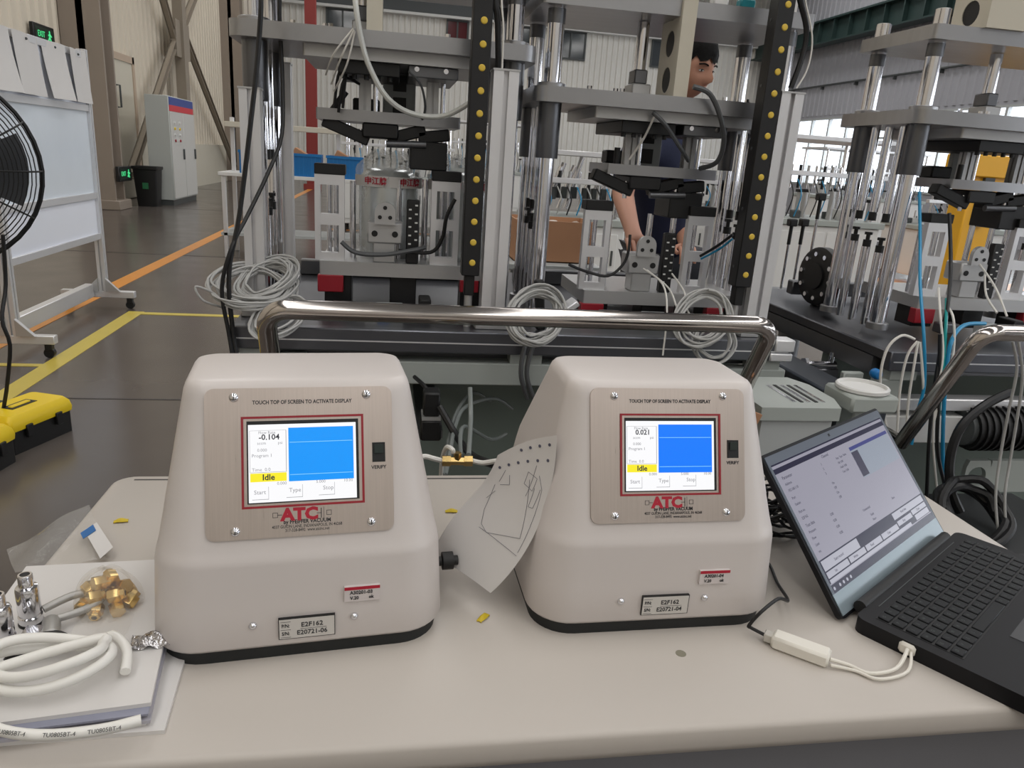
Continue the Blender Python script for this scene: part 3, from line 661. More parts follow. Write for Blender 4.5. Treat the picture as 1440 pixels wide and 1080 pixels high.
# ------------------------------------------------------------------ yellow scraps on the table
YS = mat('yellow_scrap', (206, 180, 40), .6, var=.1, scale=20)
for (x, y, rz, lab) in ((-.355, .982, .2, 'yellow foam scrap on the bare corner of the table'), (.098, 1.0, .0, 'flat yellow scrap on the table behind the curled sheet'), (.114, .732, .9, 'yellow scrap on the table below the curled sheet')):
    g = G()
    def fs_(a, b, w=.009, l=.018): return V((a-.5)*l, (b-.5)*w*(1-.5*abs(a-.6)), .002+.004*math.sin(PI*b)*math.sin(PI*a))
    g.grid(fs_, 8, 5, .0018); o = one(g, 'foam_scrap', YS, lab, 'scrap', loc=(0, 0, 0)); o.location = (x, y, TZ); o.rotation_euler.z = rz
# ------------------------------------------------------------------ left end of the table: document stack and fittings
def quad_slab(P, z0, z1, g=None): return (g or G()).prism([(p[0], p[1]) for p in P], z1-z0, (0, 0, z0))
o = one(quad_slab([(-.402, .80), (-.198, .690), (-.190, .578), (-.398, .572)], TZ, TZ+.004), 'document', PAPER, 'bottom sheet of the document stack, sticking out beside the tester', 'paper', 'papers of the document stack')
zz = TZ+.004
GREYSH = mat('grey_cover', (170, 168, 176), .6)
for k, (dx, dy, rz, h, mt, lab) in enumerate(((.0, .0, .00, .004, PAPER, 'white booklet second from the bottom of the document stack'), (.002, -.004, .02, .003, GREYSH, 'grey covered booklet inside the document stack'), (-.003, .003, .035, .004, PAPER, 'white booklet above the grey one in the document stack'),
                                            (.001, -.002, .015, .002, mat('blue_grey_cover', (140, 142, 158), .5), 'blue grey folder near the top of the document stack'), (-.001, .006, .03, .004, PAPER, 'white top document of the stack under the white hose'))):
    P = [V(-.404, .832, 0), V(-.236, .838, 0), V(-.207, .585, 0), V(-.392, .566, 0)]
    c = V(-.31, .70, 0); R = Matrix.Rotation(rz, 3, 'Z')
    P = [c+R @ (p-c)+V(dx, dy, 0) for p in P]
    one(quad_slab(P, zz, zz+h), 'document', mt, lab, 'paper', 'papers of the document stack'); zz += h
DZ = zz
# two plated connectors standing upright
def connector(x, y, lab):
    t = thing('plated_connector', lab, 'connector', (x, y, DZ), 0, 'plated connectors')
    G().lathe([(.0105, .0), (.0112, .001), (.0112, .010), (.0100, .011), (.0100, .0125), (.0106, .0135), (.0106, .040), (.0098, .043), (.0068, .044), (.0068, .056), (.0062, .057), (.0046, .057), (.0046, .05)], (x, y, DZ), n=24).build('shell', CHROME, t)
    G().cyl((x, y, DZ+.046), (x, y, DZ+.0562), .0046, n=16).build('bore', BLACKP, t)
    G().lathe([(.0113, .0), (.0117, .0008), (.0117, .0026), (.0113, .0032)], (x, y, DZ+.0), n=24).build('seal_ring', BLACKP, t)
    return t
connector(-.356, .722, 'plated cylindrical connector standing beside the bent grey tube'); connector(-.366, .687, 'plated cylindrical connector standing nearest the table end')
# blocks that lie at their feet
g = G().box((-.350, .680, DZ), (-.330, .700, DZ+.014), .002); one(g, 'square_fitting', CHROME, 'square plated block lying below the standing connectors', 'fitting')
# grey bent tube with two ends
bt = thing('bent_tube', 'grey bent metal tube hooked beside the connectors', 'tube', (-.33, .70, DZ))
GREYM = mat('cast_grey', (170, 168, 164), .4, .5)
G().tube([V(-.346, .728, DZ+.012), V(-.325, .745, DZ+.016), V(-.303, .748, DZ+.018), V(-.293, .738, DZ+.017), V(-.302, .725, DZ+.014), V(-.322, .715, DZ+.011), V(-.335, .712, DZ+.01)], .0042, 10).build('tube', GREYM, bt)
G().lathe([(.006, 0), (.0085, .004), (.0085, .03), (.0065, .032), (.0065, .04), (.0035, .04), (.0035, .034)], (-.333, .714, DZ+.0088), (.35, -.94, 0), 16).build('end_fitting', GREYM, bt)
p = V(-.333, .714, DZ+.0088)+V(.35, -.94, 0).normalized()*.0395; G().cyl(p, p+V(.35, -.94, 0).normalized()*.0012, .0034, n=12).build('bore', BLACKP, bt)
# black clip
g = G().tube([V(-.35, .655, DZ+.004), V(-.335, .672, DZ+.008), V(-.318, .683, DZ+.009), V(-.30, .682, DZ+.004)], lambda t: .009*(.35+math.sin(PI*min(1, t*1.05))*.65)*.8+.001, 8); one(g, 'black_clip', BLACKP, 'black plastic clip half under the white hose coil', 'clip', loc=(-.325, .67, DZ))
# bag of brass fittings
bc = V(-.291, .747, DZ); rr = random.Random(5); nuts = 0
for lay, (n_, rad, h) in enumerate(((7, .023, .0085), (5, .017, .021), (2, .007, .033))):
    for i in range(n_):
        t = 2*PI*i/n_+lay*.5; p = bc+V(math.cos(t)*rad, math.sin(t)*rad*.85, h)
        ax = V(rr.uniform(-1, 1), rr.uniform(-1, 1), rr.uniform(-.5, .5)).normalized()
        f_ = thing('brass_fitting', 'brass hexagonal fitting in the clear bag on the documents', 'fitting', p, 0, 'brass fittings in the bag')
        G().lathe([(.0074, -.007), (.0078, -.006), (.0078, .004), (.0074, .005), (.0056, .0052), (.0056, .0092), (.0052, .0097), (.003, .0097), (.003, .004)], (0, 0, 0), ax, 6).build('hexagon_body', BRASS, f_, 30, True)
        G().cyl(ax*.0088, ax*.0094, .0029, n=10).build('bore', mat('dark_bore', (60, 40, 16), .5), f_, 40, True)
g = G()
def bagf(a, b):
    t = 2*PI*a; r = .030+.003*math.sin(5*t+2*b)+.003*math.sin(9*t)
    ph = b*PI*.5; return bc+V(math.cos(t)*r*math.cos(ph)*1.02, math.sin(t)*r*math.cos(ph), .003+.044*math.sin(ph)+.002*math.sin(7*t))
g.grid(bagf, 36, 12)
def bagt(a, b): return bc+V(.01+(-.03-.05*a)*0+(-.025+.05*b)+.01*a*math.sin(6*b), -.027-.05*a, .006+.012*(1-a)*math.sin(PI*b)+.004*math.sin(9*b+4*a))
g.grid(bagt, 10, 10)
one(g, 'clear_bag', film('bag_film', (225, 220, 210), .84, .12, .8, 60), 'clear plastic bag around the brass fittings', 'bag', fix=False)
# foil pouch
def foil(a, b): return V(-.248+.045*a, .668+.022*b+.004*a, DZ+.003+.008*math.sin(PI*a)*math.sin(PI*b)+.0025*math.sin(17*a+9*b))
one(G().grid(foil, 16, 10, .0008), 'foil_pouch', mat('foil', (200, 198, 200), .14, 1., bump=1., scale=60), 'small crumpled silver foil pouch beside the hose coil', 'pouch')
# white hose coil
hp = []
c = V(-.302, .632, DZ+.010)
for i in range(34):
    t = -.6+i*.42; r_ = .052-.0004*i
    hp.append(c+V(math.cos(t)*r_*1.18, math.sin(t)*r_*.72, .004*math.sin(i*.9)+.0007*i))
hp = [V(-.236, .628, DZ+.008), V(-.243, .655, DZ+.013), V(-.262, .674, DZ+.016)]+hp[4:]+[V(-.352, .615, DZ+.02), V(-.345, .585, DZ+.014), V(-.318, .563, DZ+.009), V(-.28, .554, DZ+.006), V(-.235, .556, DZ+.006), V(-.204, .566, DZ+.0055)]
hose = thing('hose_coil', 'coiled white plastic hose with black print lying on the documents', 'hose', (c.x, c.y, DZ))
G().tube(hp, .0048, 12, 4).build('hose', CABLEW, hose)
e0 = V(-.352, .615, DZ+.02)
g = G(); base = [(-.300, .5545, DZ+.0125), (-.262, .5510, DZ+.0110), (-.228, .5535, DZ+.0110)]
for (p, an) in zip(base, (-.22, -.02, .14)):
    g.text('TU0805BT-4', .0048, (p[0], p[1]-.0022, p[2]-.0012), (math.cos(an), math.sin(an), 0), (-math.sin(an)*.7, math.cos(an)*.7, .7), .0001)
g.build('hose_print', INK, hose)
# clear bag with a blue label hanging over the table end
lb = thing('labelled_bag', 'flat clear bag with a blue and white label at the table end', 'bag', (-.38, .93, TZ))
def bag2(a, b):
    p = V(-.335, .872, 0).lerp(V(-.412, 1.03, 0), b).lerp(V(-.425, .842, 0).lerp(V(-.46, .90, 0), b), a)
    return V(p.x, p.y, TZ+.006+.007*math.sin(PI*b)*math.sin(PI*a)+.003*math.sin(8*a+5*b)+ (.0 if p.x > TX0 else 0))
G().grid(bag2, 14, 12).build('film', film('bag_film_2', (225, 222, 216), .8, .1, 1., 45), lb, 80, fix=False)
def lquad(pts, z, mt, name, parent):
    P = [atZ(px, py, z) for px, py in pts][::-1]; return G().prism([(p.x, p.y) for p in P], .0006, (0, 0, z)).build(name, mt, parent)
la = lquad([(118, 746), (136, 735), (159, 770), (141, 786)], TZ+.0135, PAPER, 'label', lb)
lquad([(113, 750), (131, 738), (135, 746), (117, 758)], TZ+.0146, mat('label_blue', (20, 96, 160), .5), 'label_stripe', la)
# ================================================================== THE TEST BENCH AND ITS TWO PRESS STATIONS
BZ = .90
BEAM = mat('bench_beam_grey', (104, 106, 112), .34, .85, var=.08, scale=4)
DGREEN = mat('green_grey_panel', (124, 136, 130), .5, var=.06, scale=3)
LGREY = mat('bench_light_grey', (166, 172, 168), .45, var=.04, scale=3)
DBASE = mat('oiled_base_plate', (84, 85, 90), .34, .8, var=.2, scale=7)
def tnut_profile(w, slot=.012, dep=.012):
    """square aluminium extrusion outline with one slot per side"""
    h = w/2; s = slot/2; P = []
    side = [(-h, -h), (-s, -h), (-s, -h+dep*.4), (-s*1.7, -h+dep*.4), (-s*1.7, -h+dep), (s*1.7, -h+dep), (s*1.7, -h+dep*.4), (s, -h+dep*.4), (s, -h)]
    for k in range(4):
        c, sn = math.cos(k*PI/2), math.sin(k*PI/2); P += [(x*c-y*sn, x*sn+y*c) for x, y in side]
    return P
def extr(g, x, y, z0, z1, w): return g.prism([(px+x, py+y) for px, py in tnut_profile(w, w*.2, w*.2)], z1-z0, (0, 0, z0))
def bench(name, label, x0, x1, y0, y1, zt, hx0, hx1, hlabel, low=False):
    b = thing(name, label, 'test bench', ((x0+x1)/2, (y0+y1)/2, 0))
    G().box((x0, y0+.02, zt-.03), (x1, y1, zt), .004).build('base_plate', DBASE, b)
    fb = G().box((x0, y0-.012, zt-.052), (x1, y0+.02, zt+.002), .003).build('front_beam', BEAM, b)
    G().box((x0+.01, y0-.0135, zt-.028), (x1-.01, y0-.01, zt-.025)).build('beam_groove', ALU, fb)
    G().box((x1-.05, y0-.018, zt-.026), (x1+.004, y0+.03, zt+.006), .003).build('end_block', ALU, fb)
    G().box((x1-.06, y0-.018, zt-.052), (x1+.002, y0+.03, zt-.030), .003).build('end_block', ALU, fb)
    # lower frame: light grey beam hung from tabs, with a dark slit between
    if low:
        G().box((x0+.02, y0-.01, .62), (x1, y0+.04, .70), .003).build('lower_beam', WHITE, b); G().box((x0+.02, y0-.01, .716), (x1, y0+.04, .75), .003).build('lower_beam', ALU, b)
    else: G().box((x0, y0+.0, zt-.135), (x1, y0+.05, zt-.078), .003).build('lower_beam', LGREY, b)
    n = max(3, int((x1-x0)/.4))
    for i in range(n):
        x = x0+.02+(x1-x0-.12)*i/(n-1); G().box((x, y0+.002, zt-.08), (x+.08, y0+.05, zt-.05)).build('tab', LGREY, b)
    G().box((x0, y0+.06, zt-.08), (x1, y1, zt-.03)).build('under_plate', DSTEEL, b)
    G().box((x0+.02, y0+.30, .12), (x1-.02, y0+.33, zt-.08)).build('back_panel', DGREEN, b)
    for x in (x0, x1-.06):
        for y in (y0+.005, y1-.06):
            G().box((x, y, .07), (x+.06, y+.05, zt-.08), .003).build('leg', LGREY, b); G().cyl((x+.03, y+.025, 0), (x+.03, y+.025, .08), .025, n=14).build('foot', BLACKP, b)
    G().box((x0, y0+.005, .16), (x1, y0+.05, .22), .003).build('bottom_rail', LGREY, b)
    # push handle, leaning towards the operator
    R = .042; yt, zt2, yb, zb = 1.385, 1.018, 1.545, .70
    L = [(hx0, yb+.06, zb), (hx0, yb, zb+.0)]
    d = (V(0, yt, zt2)-V(0, yb, zb)).normalized()
    pts = [V(hx0, y0+.03, zb), V(hx0, yb, zb)]
    c0 = V(hx0, yt, zt2)-d*R
    for i in range(7):
        t = i/6*PI/2; pts.append(c0+d*(R*math.sin(t))+V(R*(1-math.cos(t)), 0, 0))
    c1 = V(hx1, yt, zt2)-d*R
    for i in range(7):
        t = PI/2*(1-i/6); pts.append(c1+d*(R*math.sin(t))-V(R*(1-math.cos(t)), 0, 0))
    pts += [V(hx1, yb, zb), V(hx1, y0+.03, zb)]
    hd = G().tube(pts, .0185, 20, 1).build('push_handle', POLISHED, b, 60); hd['label'] = hlabel
    for x in (hx0, hx1): G().cyl((x, y0-.005, zb), (x, y0+.03, zb), .034, n=18).build('handle_flange', ALUD, b); G().box((x-.03, y0+.03, zb-.04), (x+.03, y0+.05, zt-.07), .003).build('handle_bracket', LGREY, b)
    return b
bn = bench('test_bench', 'long dark steel test bench carrying two press stations', -.36, 1.04, 1.75, 2.75, BZ, -.222, .778, 'polished bent tube')

def station(name, label, dx, dzm, dzf, zt=1.684, zm0=1.465, tie=0., lx0=-.125, tw=.036, tup=False):
    xl, xr, yf, yr = .392+dx, 1.0+dx, 1.95, 2.2; zm = zm0+dzm; cx = (xl+xr)/2
    s = thing(name, label, 'press station', (cx, 2.07, BZ))
    # main columns with bearing sleeves on the moving plate
    for x in (xl, xr):
        for y in (yf, yr):
            c = G().cyl((x, y, BZ), (x, y, zt+.06), .021, n=20).build('guide_column', CHROME, s)
            G().lathe([(.0285, zm-.15), (.029, zm-.148), (.029, zm-.018)], (x, y, 0), n=20).build('bearing_sleeve', DSTEEL, c)
            G().lathe([(.036, zm+.018), (.036, zm+.028), (.032, zm+.030), (.021, zm+.030)], (x, y, 0), n=22).build('flange', STEEL, c)
            G().lathe([(.030, BZ), (.030, BZ+.018), (.021, BZ+.02)], (x, y, 0), n=18).build('collar', STEEL, c)
            G().cyl((x, y, zt+.022), (x, y, zt+.062), .017, n=14).build('top_nut', ALU, c)
            G().cyl((x, y, zt-.055), (x, y, zt-.022), .022, n=18).build('top_collar', DSTEEL, c)
        for k, y in enumerate((2.01, 2.075, 2.14)):
            r_ = G().cyl((x, y, zm-.26), (x, y, zm-.018), .0125, n=14).build('guide_rod', CHROME, s)
            G().cyl((x, y, zm-.285), (x, y, zm-.26), .011, n=12).build('rod_tip', BLACKP, r_)
            p_ = G().cyl((x, y, BZ), (x, y, 1.115+.01*k), .0125, n=14).build('stop_post', CHROME, s)
            G().cyl((x, y, 1.115+.01*k), (x, y, 1.135+.01*k), .012, n=12).cyl((x, y, 1.135+.01*k), (x, y, 1.15+.01*k), .006, n=10).cyl((x, y, 1.15+.01*k), (x, y, 1.158+.01*k), .012, n=6).build('bumper', BLACKP, p_)
    # plates
    def plate(nm, x0, x1, y0, y1, z, th, mt, r=.03): return G().prism(rounded(x0, x1, y0, y1, r, 5), th, (0, 0, z-th/2)).build(nm, mt, s)
    mp = plate('moving_plate', xl-.05, xr+.05, yf-.062, yr+.075, zm, .036, STEEL, .035)
    for (x, y) in ((xl+.09, yf-.03), (xl+.16, yf-.02), (xr-.1, yf-.03), (cx+.14, yf-.035), (cx-.13, yf-.03)): G().cyl((x, y, zm+.018), (x, y, zm+.028), .006, n=6).build('bolt', CHROME, mp)
    plate('sub_plate', xl+.11, xr-.06, yf-.03, yr+.04, zm-.031, .026, ALUD, .008)
    plate('top_plate', xl-.045, xr+.045, yf-.045, yr+.035, zt, .036, STEEL, .012)
    mf = G().box((cx-.115, yf-.01, zm-.074), (cx+.03, yr, zm-.044), .002).build('manifold', BLACK, s)
    for i in range(5): G().cyl((cx-.105+i*.028, yf+.005, zm-.084), (cx-.105+i*.028, yf+.005, zm-.074), .006, n=10).build('port_plug', BLACKP, mf)
    G().box((cx+.05, yf-.012, zm-.07), (cx+.17, yr, zm-.044), .002).build('clamp_block', DSTEEL, s)
    for x in (cx+.07, cx+.14): G().cyl((x, yf-.016, zm-.052), (x, yf-.012, zm-.052), .006, n=10).build('cap_screw', CHROME, s)
    # carrier: two aluminium slides and the lower plate
    zl = zm-.165
    for x in (cx-.055, cx+.115):
        g = G(); extr(g, x, 2.05, zl, zm-.044, .03); g.build('slide_post', ALUD, s)
        G().cyl((x+.026, 2.04, zl), (x+.026, 2.04, zm-.044), .006, n=12).build('slide_rod', CHROME, s)
    lp = plate('lower_plate', cx+lx0, cx+.185, 2.0, 2.2, zl, .027, STEEL, .004)
    G().cyl((cx+lx0+.025, 2.01, zl-.01), (cx-.10, 2.01, zl+.055), .008, n=12).build('stop_pin', BLACKP, lp)
    # perforated tie plate standing on the moving plate
    g = G(); zz0 = zt+.018 if tup else zm+.018
    for k in range(3 if zt-zm < .3 else 4): g.holecell(1.893, 2.03, zz0+k*.085, zz0+(k+1)*.085, .031, cx+tie-.006, cx+tie-.006+tw, 20, 'x')
    zz1 = zz0+(3 if zt-zm < .3 else 4)*.085
    tp = g.build('tie_plate', CREAM, s)
    for k in range(3 if zt-zm < .3 else 4):
        zz = zz0+(k+.5)*.085; G().cyl((cx+tie-.004, 1.9615, zz), (cx+tie-.008+tw, 1.9615, zz), .0305, n=20).build('dark_hole_plug', BLACKP, tp)  # added black plug, stands in for the darkness seen through the hole
    G().cyl((cx-.06, 2.02, zm+.018), (cx-.06, 2.02, zt-.02), .016, n=16).build('air_cylinder', CHROME, s)
    G().box((cx-.085, 1.985, zm+.018), (cx-.035, 2.055, zm+.05), .003).build('cylinder_foot', ALUD, s)
    G().box((cx-.078, 1.995, zm+.05), (cx-.044, 2.05, zm+.085), .003).build('cylinder_foot', DSTEEL, s)
    # rear carrier plate with dark windows between the slides
    rc = G().box((cx-.012, 2.16, zl+.014), (cx+.075, 2.18, zm-.044), .002).build('rear_carrier', GREYP, s)
    for zz in (zl+.02, zl+.075): G().box((cx+.015, 2.155, zz), (cx+.05, 2.161, zz+.04)).build('carrier_window', BLACKP, rc)
    G().box((cx-.09, 2.14, zl+.014), (cx-.02, 2.2, zl+.05), .004).build('rear_valve', BLACKP, s)
    # clamps under the lower plate
    cl = G().box((cx-.06, 2.0, zl-.05), (cx+.03, 2.15, zl-.014), .004).build('clamp_carrier', BLACK, s)
    for (x, a, L) in ((cx-.1, .35, .12), (cx+.05, -.3, .1), (cx+.12, -.15, .08)):
        M = Matrix.Translation((x, 2.03, zl-.035)) @ Matrix.Rotation(a, 4, 'Y')
        G().box((-L/2, -.02, -.016), (L/2, .02, .014), .003, M).build('clamp_arm', BLACKP, cl)
        G().cyl((x+L*.3, 2.02, zl-.075), (x+L*.3, 2.02, zl-.03), .006, n=10).build('clamp_screw', CHROME, cl)
    G().cyl((cx+.0, 2.0, zl-.062), (cx+.10, 2.0, zl-.058), .009, n=12).build('clamp_shaft', DSTEEL, cl)
    G().box((cx+.06, 2.0, zl-.12), (cx+.155, 2.12, zl-.05), .003).build('clamp_head', BLACK, cl)
    # fixture on the base
    zf = .957+dzf
    fp = plate('fixture_plate', cx-.165, cx+.30, 1.975, 2.26, zf, .036, ALUD, .004)
    for x in (cx-.12, cx+.05, cx+.24): G().box((x-.035, 2.0, BZ), (x+.035, 2.08, zf-.018), .002).build('support_block', BLACK, fp)
    G().box((cx-.17, 1.97, zf-.062), (cx-.105, 2.0, zf-.018), .002).build('red_lock', REDP, fp)
    G().box((cx+.20, 1.97, zf-.05), (cx+.25, 2.0, zf-.018), .002).build('red_lock', REDP, fp)
    z0 = zf+.018
    for x in (cx-.140, cx+.155):
        g = G(); w, h, y0, y1 = .037, .215, 1.99, 2.012
        g.box((x-w, y0, z0), (x-w+.014, y1, z0+h)).box((x+w-.014, y0, z0), (x+w, y1, z0+h)).box((x-w+.014, y0, z0), (x+w-.014, y1, z0+.02)).box((x-w+.014, y0, z0+.09), (x+w-.014, y1, z0+.118)).box((x-w+.014, y0, z0+.19), (x+w-.014, y1, z0+h))
        b_ = g.build('window_bracket', ALU, s)
        G().box((x-w, y0-.003, z0+h), (x+w+.002, y1+.03, z0+h+.026), .002).build('pad', BLACKP, b_)
        for xx in (x-.006, x+.012): G().cyl((xx, 2.06, z0), (xx, 2.06, z0+h-.01), .0065, n=12).build('support_rod', CHROME, b_)
    # test head with its round flange
    th = G().box((cx-.03, 1.985, z0), (cx+.028, 2.04, z0+.085), .003).box((cx-.045, 1.98, z0+.05), (cx+.045, 2.05, z0+.105), .004).build('test_head', ALUD, s)
    arch = [(-.026, .10), (.026, .10), (.026, .13)]+[(.026*math.cos(t*PI/10), .13+.026*math.sin(t*PI/10)) for t in range(1, 10)]+[(-.026, .13)]
    G().prism(arch, -.014, (cx, 1.968, z0), (1, 0, 0), (0, 0, 1)).build('flange_plate', ALUD, th)
    for (x, z) in ((0, .142), (-.013, .118), (.013, .118)): G().cyl((cx+x, 1.9665, z0+z), (cx+x, 1.969, z0+z), .0052, n=12).build('bolt_hole', BLACKP, th)
    for x in (-.026, .026): G().cyl((cx+x, 1.9785, z0+.075), (cx+x, 1.981, z0+.075), .008, n=14).build('bolt_hole', BLACKP, th)
    # black terminal strip with white studs
    ts = G().box((cx+.055, 1.985, z0), (cx+.088, 2.01, z0+.165), .003).build('terminal_strip', BLACK, s)
    for i in range(6):
        for j in (0, 1):
            zz = z0+.03+i*.022+j*.011; xx = cx+.064+j*.016
            G().box((xx-.0035, 1.9835, zz-.002), (xx+.0035, 1.9855, zz+.002)).build('stud', WHITE, ts)
    for (x, h) in ((cx-.085, .2), (cx+.035, .21), (cx+.105, .215)):
        G().cyl((x, 2.07, z0), (x, 2.07, z0+h), .0085, n=14).build('guide_pin', CHROME, s)
    # connector housings and valves near the front of the base
    G().box((cx-.02, 1.86, BZ), (cx+.05, 1.91, BZ+.035), .003).build('connector_housing', GREYP, s)
    G().box((cx+.09, 1.88, BZ), (cx+.12, 1.95, BZ+.05), .003).build('valve', BLACKP, s)
    G().box((cx-.13, 1.90, BZ), (cx-.07, 1.94, BZ+.03), .003).build('valve', DSTEEL, s)
    # rack of shock absorbers at the back
    G().box((xl+.03, 2.5, BZ), (xr-.02, 2.54, BZ+.05), .004).build('rear_rail', DSTEEL, s)
    return s, cx, zm, zl, zf
st1 = station('press_station', 'press station holding two plastic wrapped canisters', -.708, .085, .05, 1.715, tie=-.042, lx0=-.172)
st2 = station('press_station', 'press station on the long bench with no canisters, person behind', 0, 0, 0)
# ---- light curtains and the extrusion posts beside them
def light_curtain(x, z1, lab):
    t = thing('light_curtain', lab, 'light curtain', (x, 1.81, 1.03))
    G().box((x-.0215, 1.79, 1.03), (x+.0215, 1.835, z1), .002).build('housing', BLACK, t)
    n = int((z1-1.06)/.0485)
    d0 = G().lathe([(.0075, 0), (.0078, .001), (.006, .003), (.0002, .0036)], (0, 0, 0), (0, -1, 0), 14).build('yellow_lens', mat('yellow_lens', (222, 190, 74), .3), t, 40, True)
    L = t.location
    for i in range(n):
        o = d0 if i == 0 else d0.copy()
        if i: COL.objects.link(o); o.parent = t
        o.location = V(x+.003, 1.7905, 1.062+i*.0485)-L
    for i in range(0, n, 3):
        G().cyl((x-.0225, 1.815, 1.08+i*.0485), (x-.0212, 1.815, 1.08+i*.0485), .004, n=8).build('side_screw', DSTEEL, t)
    G().box((x-.012, 1.80, .98), (x+.012, 1.83, 1.03), .002).build('cable_gland', BLACKP, t)
    G().cyl((x, 1.815, BZ), (x, 1.815, .98), .010, n=12).build('mounting_stem', ALUD, t)
def post(x, ztop, lab, y=1.82, w=.058):
    t = thing('extrusion_post', lab, 'post', (x, y, BZ))
    extr(G(), x, y, BZ+.02, ztop, w).build('extrusion', ALU, t)
    G().box((x-w*.75, y-.04, BZ), (x+w*.75, y+.04, BZ+.02), .002).build('foot_plate', ALUD, t)
    G().box((x-w/2-.002, y-w/2-.002, ztop), (x+w/2+.002, y+w/2+.002, ztop+.004)).build('end_cap', ALUD, t)
light_curtain(.195, 1.95, 'black light curtain strip with yellow lenses between the two stations')
light_curtain(.902, 1.95, 'black light curtain strip with yellow lenses at the free end of the long bench')
post(.255, 1.497, 'aluminium extrusion post between the two press stations'); post(.955, 1.503, 'aluminium extrusion post at the free end of the long bench')
# rear extrusions on the left of station one
for (x, y, zt_, lab) in ((-.318, 1.885, 1.42, 'slim aluminium post in front of the coiled grey cables'), (-.305, 2.34, 1.52, 'slim aluminium post at the rear corner of the bench')):
    post(x, zt_, lab, y, .045)
# ---- plastic wrapped canisters of station one
def canister(x, y, z, lab, sgn=1):
    t = thing('wrapped_canister', lab, 'canister', (x, y, z), 0, 'wrapped canisters')
    G().lathe([(.066, 0), (.078, .006), (.08, .02), (.08, .19), (.077, .212), (.066, .228), (.045, .235), (.002, .237)], (x, y, z), n=32).build('can', mat('can_steel', (196, 200, 202), .22, 1.), t)
    def wrap(a, b):
        t_ = 2*PI*a; r = .087+.0025*math.sin(5*t_+6*b)+.0018*math.sin(11*t_-9*b)+.004*math.sin(3*t_)*b
        if b > .80: r *= max(.1, 1-(b-.80)*2.6)
        return V(x+math.cos(t_)*r, y+math.sin(t_)*r, z+.30*b-.1*max(0, b-.8)+.006*math.sin(7*t_+3*b)*b)
    G().grid(wrap, 48, 22).build('plastic_wrap', film('wrap_film', (236, 240, 238), .7, .1, 1., 45), t, 80, fix=False)
    tape = []
    g = G(); n = 18; a0, a1 = -PI*.93, -PI*.07
    def tp(a, b): t_ = a0+(a1-a0)*a; return V(x+math.cos(t_)*.0925, y+math.sin(t_)*.0925, z+.188+.028*b)
    g.grid(tp, 20, 1, .0006).build('tape', PAPER, t)
    tt = t.children[-1]
    for (an, s_) in ((-.62*PI, '申江牌'), (-.30*PI, '申江牌')):
        g = G(); uu = V(-math.sin(an), math.cos(an), 0)
        g.text(s_, .021, (x+math.cos(an)*.0945, y+math.sin(an)*.0945, z+.202), uu, (0, 0, 1), .0003, bold=.0004); g.build('tape_lettering', REDINK, tt)
    return t
_, cx1, zm1, zl1, zf1 = st1
canister(cx1+.008, 2.150, zf1+.018, 'plastic wrapped steel canister behind the test head, red print on white tape')
canister(cx1+.205, 2.150, zf1+.018, 'plastic wrapped steel canister close to the light curtain, red print on tape')
# ---- third machine on the right with its own bench
b3 = bench('test_bench', 'short test bench at the wall side carrying one press station', 1.33, 2.55, 1.75, 2.75, BZ-.02, 1.262, 2.3, 'polished bent tube', True)
st3 = station('press_station', 'press station on the short separate bench with blue hoses', 1.03, .022, .02, 1.695, tie=-.21, tw=.12, tup=True)
# black wheel with bolts at the back corner of the third machine
wc = V(1.510, 2.40, .985)
wh = thing('bolted_wheel', 'black bolted wheel standing at the rear of the separate bench', 'wheel', (wc.x, wc.y, BZ-.02))
ax = V(-.97, -.12, 0).normalized()
G().lathe([(.09, 0), (.1, .006), (.1, .034), (.09, .04), (.045, .042), (.045, .05), (.02, .052)], wc, ax, 30).build('disc', BLACKP, wh)
e1 = ax.orthogonal().normalized(); e2 = ax.cross(e1)
for i in range(10):
    t = 2*PI*i/10; p = wc+ax*.04+(e1*math.cos(t)+e2*math.sin(t))*.076; G().cyl(p, p+ax*.005, .008, n=8).build('bolt', CHROME, wh)
G().box((wc.x-.02, wc.y-.03, BZ-.02), (wc.x+.05, wc.y+.03, BZ+.02), .003).build('stand', DSTEEL, wh)
# three slim sensor poles behind the bench gap
def pole(px, py0, py1, Y, lab):
    b = atY(px[0], py0, Y); t_ = atY(px[1], py1, Y)
    t = thing('sensor_pole', lab, 'pole', (b.x, Y, b.z), 0, 'slim sensor poles')
    G().cyl((b.x, Y, b.z), (b.x, Y, t_.z), .006, n=10).build('rod', CHROME, t)
    G().box((b.x-.018, Y-.018, t_.z), (b.x+.018, Y+.018, t_.z+.032), .004).build('knob', BLACKP, t)
    G().cyl((b.x, Y, t_.z-.08), (b.x, Y, t_.z), .008, n=10).build('sleeve', BLACKP, t)
    G().cyl((b.x, Y, b.z), (b.x, Y, b.z+.02), .014, n=12).build('base_collar', STEEL, t)
pb = atY(1120, 415, 3.1)
one(G().cyl((pb.x, 3.1, pb.z-.03), (pb.x, 3.1, pb.z), .22, n=40).cyl((pb.x, 3.1, 0), (pb.x, 3.1, pb.z-.03), .05, n=20).cyl((pb.x, 3.1, 0), (pb.x, 3.1, .02), .16, n=24), 'round_pedestal', DSTEEL, 'round dark steel pedestal under the three slim poles', 'pedestal')
for (px, y1, lab) in (((1097, 1113), 318, 'slim sensor pole with black knob nearest the extrusion post'), ((1113, 1129), 318, 'slim sensor pole with black knob between the two others'), ((1130, 1153), 282, 'tallest slim sensor pole with black knob')):
    pole(px, 412, y1, 3.1, lab)
